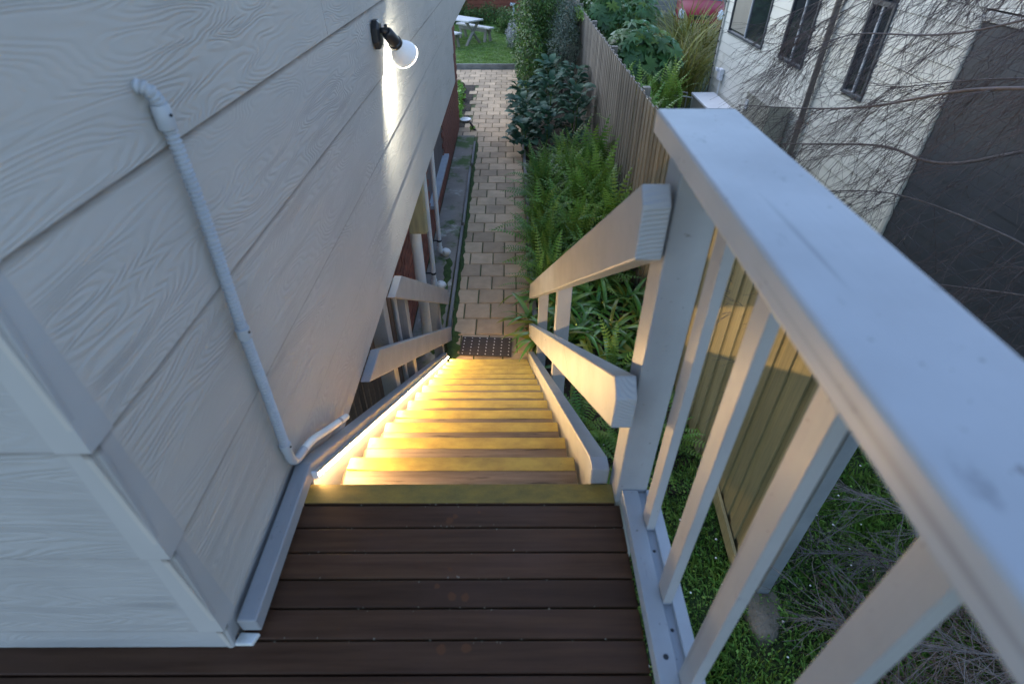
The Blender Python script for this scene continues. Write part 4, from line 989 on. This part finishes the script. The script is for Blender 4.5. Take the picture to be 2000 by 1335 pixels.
# charcoal roller door in the nearer bay, slats as pieces
rd = thing('roller_door', (HX, 3, G), 'charcoal ribbed roller door behind the bare twigs', 'roller door')
for k in range(29):
    MB().box(HX - .006 - .006 * (k % 2), HX + .02, -1.5, 5.855, G + k * .097, G + k * .097 + .095).build('slat', m_charcoal, rd)
MB().box(HX - .03, HX + .03, -1.5, 5.855, .575, .66).build('head_trim', m_creamtrim, rd, bevel=.01)
ac = thing('air_conditioner', (4.3, 9.7, -1.9), 'beige air conditioner unit against cream wall behind twigs', 'air conditioner')
MB().box(4.12, 4.46, 8.95, 9.98, -1.75, -1.02).build('casing', m_acbox, ac, bevel=.02)
for k in range(9): MB().box(4.112, 4.119, 9.05, 9.6, -1.70 + k * .07, -1.67 + k * .07).build('louvre', m_acbox, ac)
MB().box(4.10, 4.118, 9.82, 9.90, -1.3, -1.15).build('latch', m_white, ac); MB().box(4.15, 4.45, 9.0, 9.1, -2.25, -1.751).build('foot', m_acbox, ac); MB().box(4.15, 4.45, 9.8, 9.9, -2.25, -1.751).build('foot', m_acbox, ac)
wb = thing('white_bin_box', (4.1, 11.9, G), 'white lidded box at the foot of the cream house corner', 'box')
MB().box(3.98, 4.42, 11.3, 12.45, G, -1.72).build('body', m_acbox, wb, bevel=.01); MB().box(3.95, 4.45, 11.27, 12.5, -1.719, -1.67).build('lid', m_white, wb, bevel=.01)
mb_ = thing('meter_box', (HX - .05, 12.4, -1.3), 'small white sensor box with conduit on cream corner', 'meter box')
MB().box(HX - .09, HX - .004, 12.30, 12.48, -1.40, -1.18).build('case', m_white, mb_, bevel=.015); MB().box(HX - .13, HX - .09, 12.42, 12.55, -1.24, -1.18).build('hood', m_white, mb_, bevel=.01)
MB().tube([(HX - .04, 12.35, -1.40), (HX - .04, 12.35, -1.85)], .014, 10).build('conduit', m_pvc, mb_)
wf = thing('metal_frame_stand', (3.6, 12.2, G), 'thin bent metal frame standing beside the white box', 'metal frame')
fz = G + .62
MB().tube(spline([(3.40, 12.0, G + .05), (3.40, 12.0, fz - .03), (3.43, 12.0, fz), (3.80, 12.0, fz - .03), (3.83, 12.0, fz - .08), (3.83, 12.0, G + .05)], 6), .011, 8).build('hoop', m_frame, wf)
MB().tube(spline([(3.40, 12.4, G + .05), (3.40, 12.4, fz - .03), (3.43, 12.4, fz), (3.80, 12.4, fz - .03), (3.83, 12.4, fz - .08), (3.83, 12.4, G + .05)], 6), .011, 8).build('hoop', m_frame, wf)
MB().tube([(3.42, 12.0, fz), (3.42, 12.4, fz)], .010, 8).build('crossbar', m_frame, wf)

# ================================================================== BACK OF THE YARD
bw = thing('brick_building', (-1, 28, G), 'red brick wall at the far side of the lawn', 'brick wall')
MB().box(-6, 1.35, 27.06, 27.4, G, 1.0).build('mortar_core', m_mortar, bw)
bl2 = MB().box(-.140, .140, -.05, .05, -.058, .058).mesh('brick', m_brickfar)
rest = MB()
for r2 in range(22):
    for c2 in range(22):
        x = -4.6 + c2 * .29 + (.145 if r2 % 2 else 0); zc = G + .1 + r2 * .126
        if x > 1.3: continue
        if -2.6 < x < .8 and r2 < 14: link('brick', bl2, bw, Matrix.Translation((x, 27.05 + random.uniform(-.003, .003), zc)))
        else: rest.box(x - .14, x + .14, 27.0, 27.1, zc - .058, zc + .058)
tag(rest.build('brickwork', m_brickfar, bw), kind='stuff')
wt = thing('white_wall_pipe', (.2, 26.9, G), 'white pipe with bent top on the far brick wall', 'pipe')
MB().tube([(.17, 26.9, G + .1), (.17, 26.9, -1.72)], .045, 12).build('pipe', m_white, wt); MB().tube([(.2, 26.9, -1.70), (.03, 26.85, -1.68)], .06, 12).build('bend', m_white, wt)
d_ = Vector((-.73, .67, 0)).normalized(); n_ = Vector((.67, .73, 0)).normalized()
def plankset(t_, c, L, wd, n, z, th, name):
    for k in range(n):
        o = (k - (n - 1) / 2) * wd
        MB().bar(c + n_ * o - d_ * L / 2 + Vector((0, 0, z)), c + n_ * o + d_ * L / 2 + Vector((0, 0, z)), wd - .012, th).build(name, m_picnic, t_, bevel=.004)
GL = G + .05
tc_ = Vector((-1.75, 21.25, GL))
pt_ = thing('picnic_table', tc_, 'pale timber picnic table with crossed legs on the lawn', 'table')
plankset(pt_, tc_, 1.7, .145, 5, .74, .045, 'table_plank')
for e in (-.68, .68):
    for s_ in (-1, 1):
        MB().bar(tc_ + d_ * (e + .02 * s_) + n_ * .36 * s_ + Vector((0, 0, .0)), tc_ + d_ * (e + .02 * s_) - n_ * .27 * s_ + Vector((0, 0, .71)), .04, .10, d_).build('leg', m_picniclg, pt_)
    MB().bar(tc_ + d_ * e - n_ * .33 + Vector((0, 0, .69)), tc_ + d_ * e + n_ * .33 + Vector((0, 0, .69)), .045, .05).build('batten', m_picniclg, pt_)
for s_, lb in ((1, 'pale timber bench right of the picnic table'), (-1, 'pale timber bench in front of the picnic table')):
    bc = tc_ + n_ * .74 * s_ + d_ * (-.02 if s_ > 0 else .03)
    bn = thing('garden_bench', bc, lb, 'bench', 'benches at the picnic table')
    plankset(bn, bc, 1.65, .14, 2, .44, .045, 'seat_plank')
    for s2 in (-1, 1):
        MB().bar(bc - d_ * .7 + n_ * .11 * s2 + Vector((0, 0, .36)), bc + d_ * .7 + n_ * .11 * s2 + Vector((0, 0, .36)), .03, .10).build('apron', m_picniclg, bn)
        for e in (-.62, .62):
            MB().bar(bc + d_ * e + n_ * .06 * s2 + Vector((0, 0, .42)), bc + d_ * e + n_ * .15 * s2, .11, .04).build('leg', m_picniclg, bn)
# rock by the path bend, pale bowl
def rock(c, r, m):
    bm = bmesh.new(); bmesh.ops.create_icosphere(bm, subdivisions=3, radius=1)
    for v in bm.verts:
        n = v.co.normalized(); s_ = 1 + .16 * math.sin(n.x * 4 + 1) * math.cos(n.y * 5) + .08 * math.sin(n.z * 9 + n.x * 7)
        v.co = Vector((n.x * r[0] * s_, n.y * r[1] * s_, n.z * r[2] * s_)) + Vector(c)
    me = bpy.data.meshes.new('rock'); bm.to_mesh(me); bm.free(); me.materials.append(m); me.polygons.foreach_set('use_smooth', [True] * len(me.polygons)); return link('garden_rock', me)
tag(rock((-1.33, 15.0, G + .08), (.17, .22, .16), m_rock), 'brown rounded rock beside the far paving', 'rock')
tag(rock((-1.3, 14.2, G + .02), (.2, .25, .07), m_rock), 'flat brown rock in the soil beside the plinth', 'rock')
bo = tag(MB().lathe([(0, .06), (.02, .10), (.045, .13), (.05, .125), (.03, .09), (.012, .04)], (-.98, 12.35, G + .005), n=20).build('white_bowl', m_white, smooth=True), 'white bowl lying on the paving edge', 'bowl')
# far timber fence and wall behind the car
ff = thing('far_fence', (5, 29, G), 'grey horizontal board fence behind the red car', 'fence')
for k in range(9): MB().box(2.2, 12, 28.9, 28.95, G + .1 + k * .2, G + .28 + k * .2).build('board', m_sleeper, ff)
for x in (2.4, 4.8, 7.2, 9.6): MB().box(x, x + .1, 28.96, 29.06, G, G + 1.95).build('post', m_sleeper, ff)

# ================================================================== RED CAR
car = thing('parked_car', (6.9, 23.5, G + .1), 'red parked car with its front corner behind the reeds', 'car')
CM = Matrix.Translation((6.85, 22.3, G + .12)) @ Matrix.Rotation(R(-14), 4, 'Z')      # local: front faces -Y
def loft(secs):
    """secs: list of (y, [(x,z) half profile from bottom centre to top centre])"""
    V = []; F = []; n = None
    for y, pr in secs:
        full_ = [(x, z_) for x, z_ in pr] + [(-x, z_) for x, z_ in reversed(pr)]
        n = len(full_); V += [tuple(CM @ Vector((x, y, z_))) for x, z_ in full_]
    for i in range(len(secs) - 1):
        for k in range(n): F.append((i * n + k, (i + 1) * n + k, (i + 1) * n + (k + 1) % n, i * n + (k + 1) % n))
    F += [tuple(range(n)), tuple((len(secs) - 1) * n + k for k in reversed(range(n)))]
    return MB().add(V, F)
def sec(y, hw, zb, zs, zt, tw): return (y, [(.01, zb), (hw * .9, zb), (hw, zb + .15), (hw, zs - .12), (hw * .96, zs), (tw, zt), (.01, zt + .03)])
body = loft([sec(-.05, .55, .28, .55, .60, .45), sec(.05, .74, .2, .62, .68, .55), sec(.3, .82, .18, .70, .80, .62), sec(.8, .85, .18, .76, .88, .66), sec(1.25, .86, .18, .82, .95, .68), sec(1.4, .86, .18, .88, .98, .68), sec(3.3, .86, .18, .90, 1.0, .68), sec(4.0, .82, .22, .85, .95, .62), sec(4.2, .70, .3, .7, .75, .5)]).build('body', m_carred, car, smooth='angle')
cab = loft([(1.25, [(.01, .93), (.70, .93), (.72, .94), (.72, .95), (.71, .96), (.66, .97), (.01, .985)]), (2.0, [(.01, .93), (.74, .93), (.74, 1.0), (.70, 1.2), (.62, 1.36), (.55, 1.42), (.01, 1.45)]), (3.2, [(.01, .93), (.74, .93), (.74, 1.0), (.70, 1.2), (.62, 1.36), (.55, 1.42), (.01, 1.45)]), (4.0, [(.01, .90), (.68, .90), (.70, .92), (.69, .94), (.68, .96), (.64, .97), (.01, .98)])]).build('glasshouse', m_carglass, car, smooth='angle')
loft([(2.05, [(.01, 1.40), (.56, 1.40), (.58, 1.41), (.58, 1.42), (.57, 1.43), (.54, 1.44), (.01, 1.475)]), (3.2, [(.01, 1.40), (.56, 1.40), (.58, 1.41), (.58, 1.42), (.57, 1.43), (.54, 1.44), (.01, 1.475)])]).build('roof', m_carred, car)
for s_ in (-1, 1):
    bm = bmesh.new(); bmesh.ops.create_uvsphere(bm, u_segments=16, v_segments=10, radius=1)
    for v in bm.verts: v.co = CM @ Vector((s_ * .66 + v.co.x * .15, .17 + v.co.y * .26, .64 + v.co.z * .105 + .10 * v.co.y))
    me = bpy.data.meshes.new('headlight'); bm.to_mesh(me); bm.free(); me.materials.append(m_lamp); me.polygons.foreach_set('use_smooth', [True] * len(me.polygons)); link('headlight', me, car)
    for yw in (.85, 3.35):
        c0 = CM @ Vector((s_ * .70, yw, .18)); c1 = CM @ Vector((s_ * .88, yw, .18))
        wl = MB().tube([c0, c1], .31, 24).build('wheel', m_tyre, car); MB().tube([c1, CM @ Vector((s_ * .89, yw, .18))], .2, 20).build('rim', m_chrome, wl)
    MB().obox(CM @ Vector((s_ * .95, 1.55, 1.0)), (.18, .1, .12)).build('mirror', m_carred, car, bevel=.03)
MB().obox(CM @ Vector((0, -.045, .56)), (.75, .06, .12), CM.to_3x3()).build('grille', m_black, car, bevel=.01); MB().obox(CM @ Vector((0, -.06, .63)), (.80, .05, .025), CM.to_3x3()).build('grille_trim', m_chrome, car)
MB().obox(CM @ Vector((0, -.07, .33)), (1.2, .08, .12), CM.to_3x3()).build('bumper_inlet', m_black, car, bevel=.02)
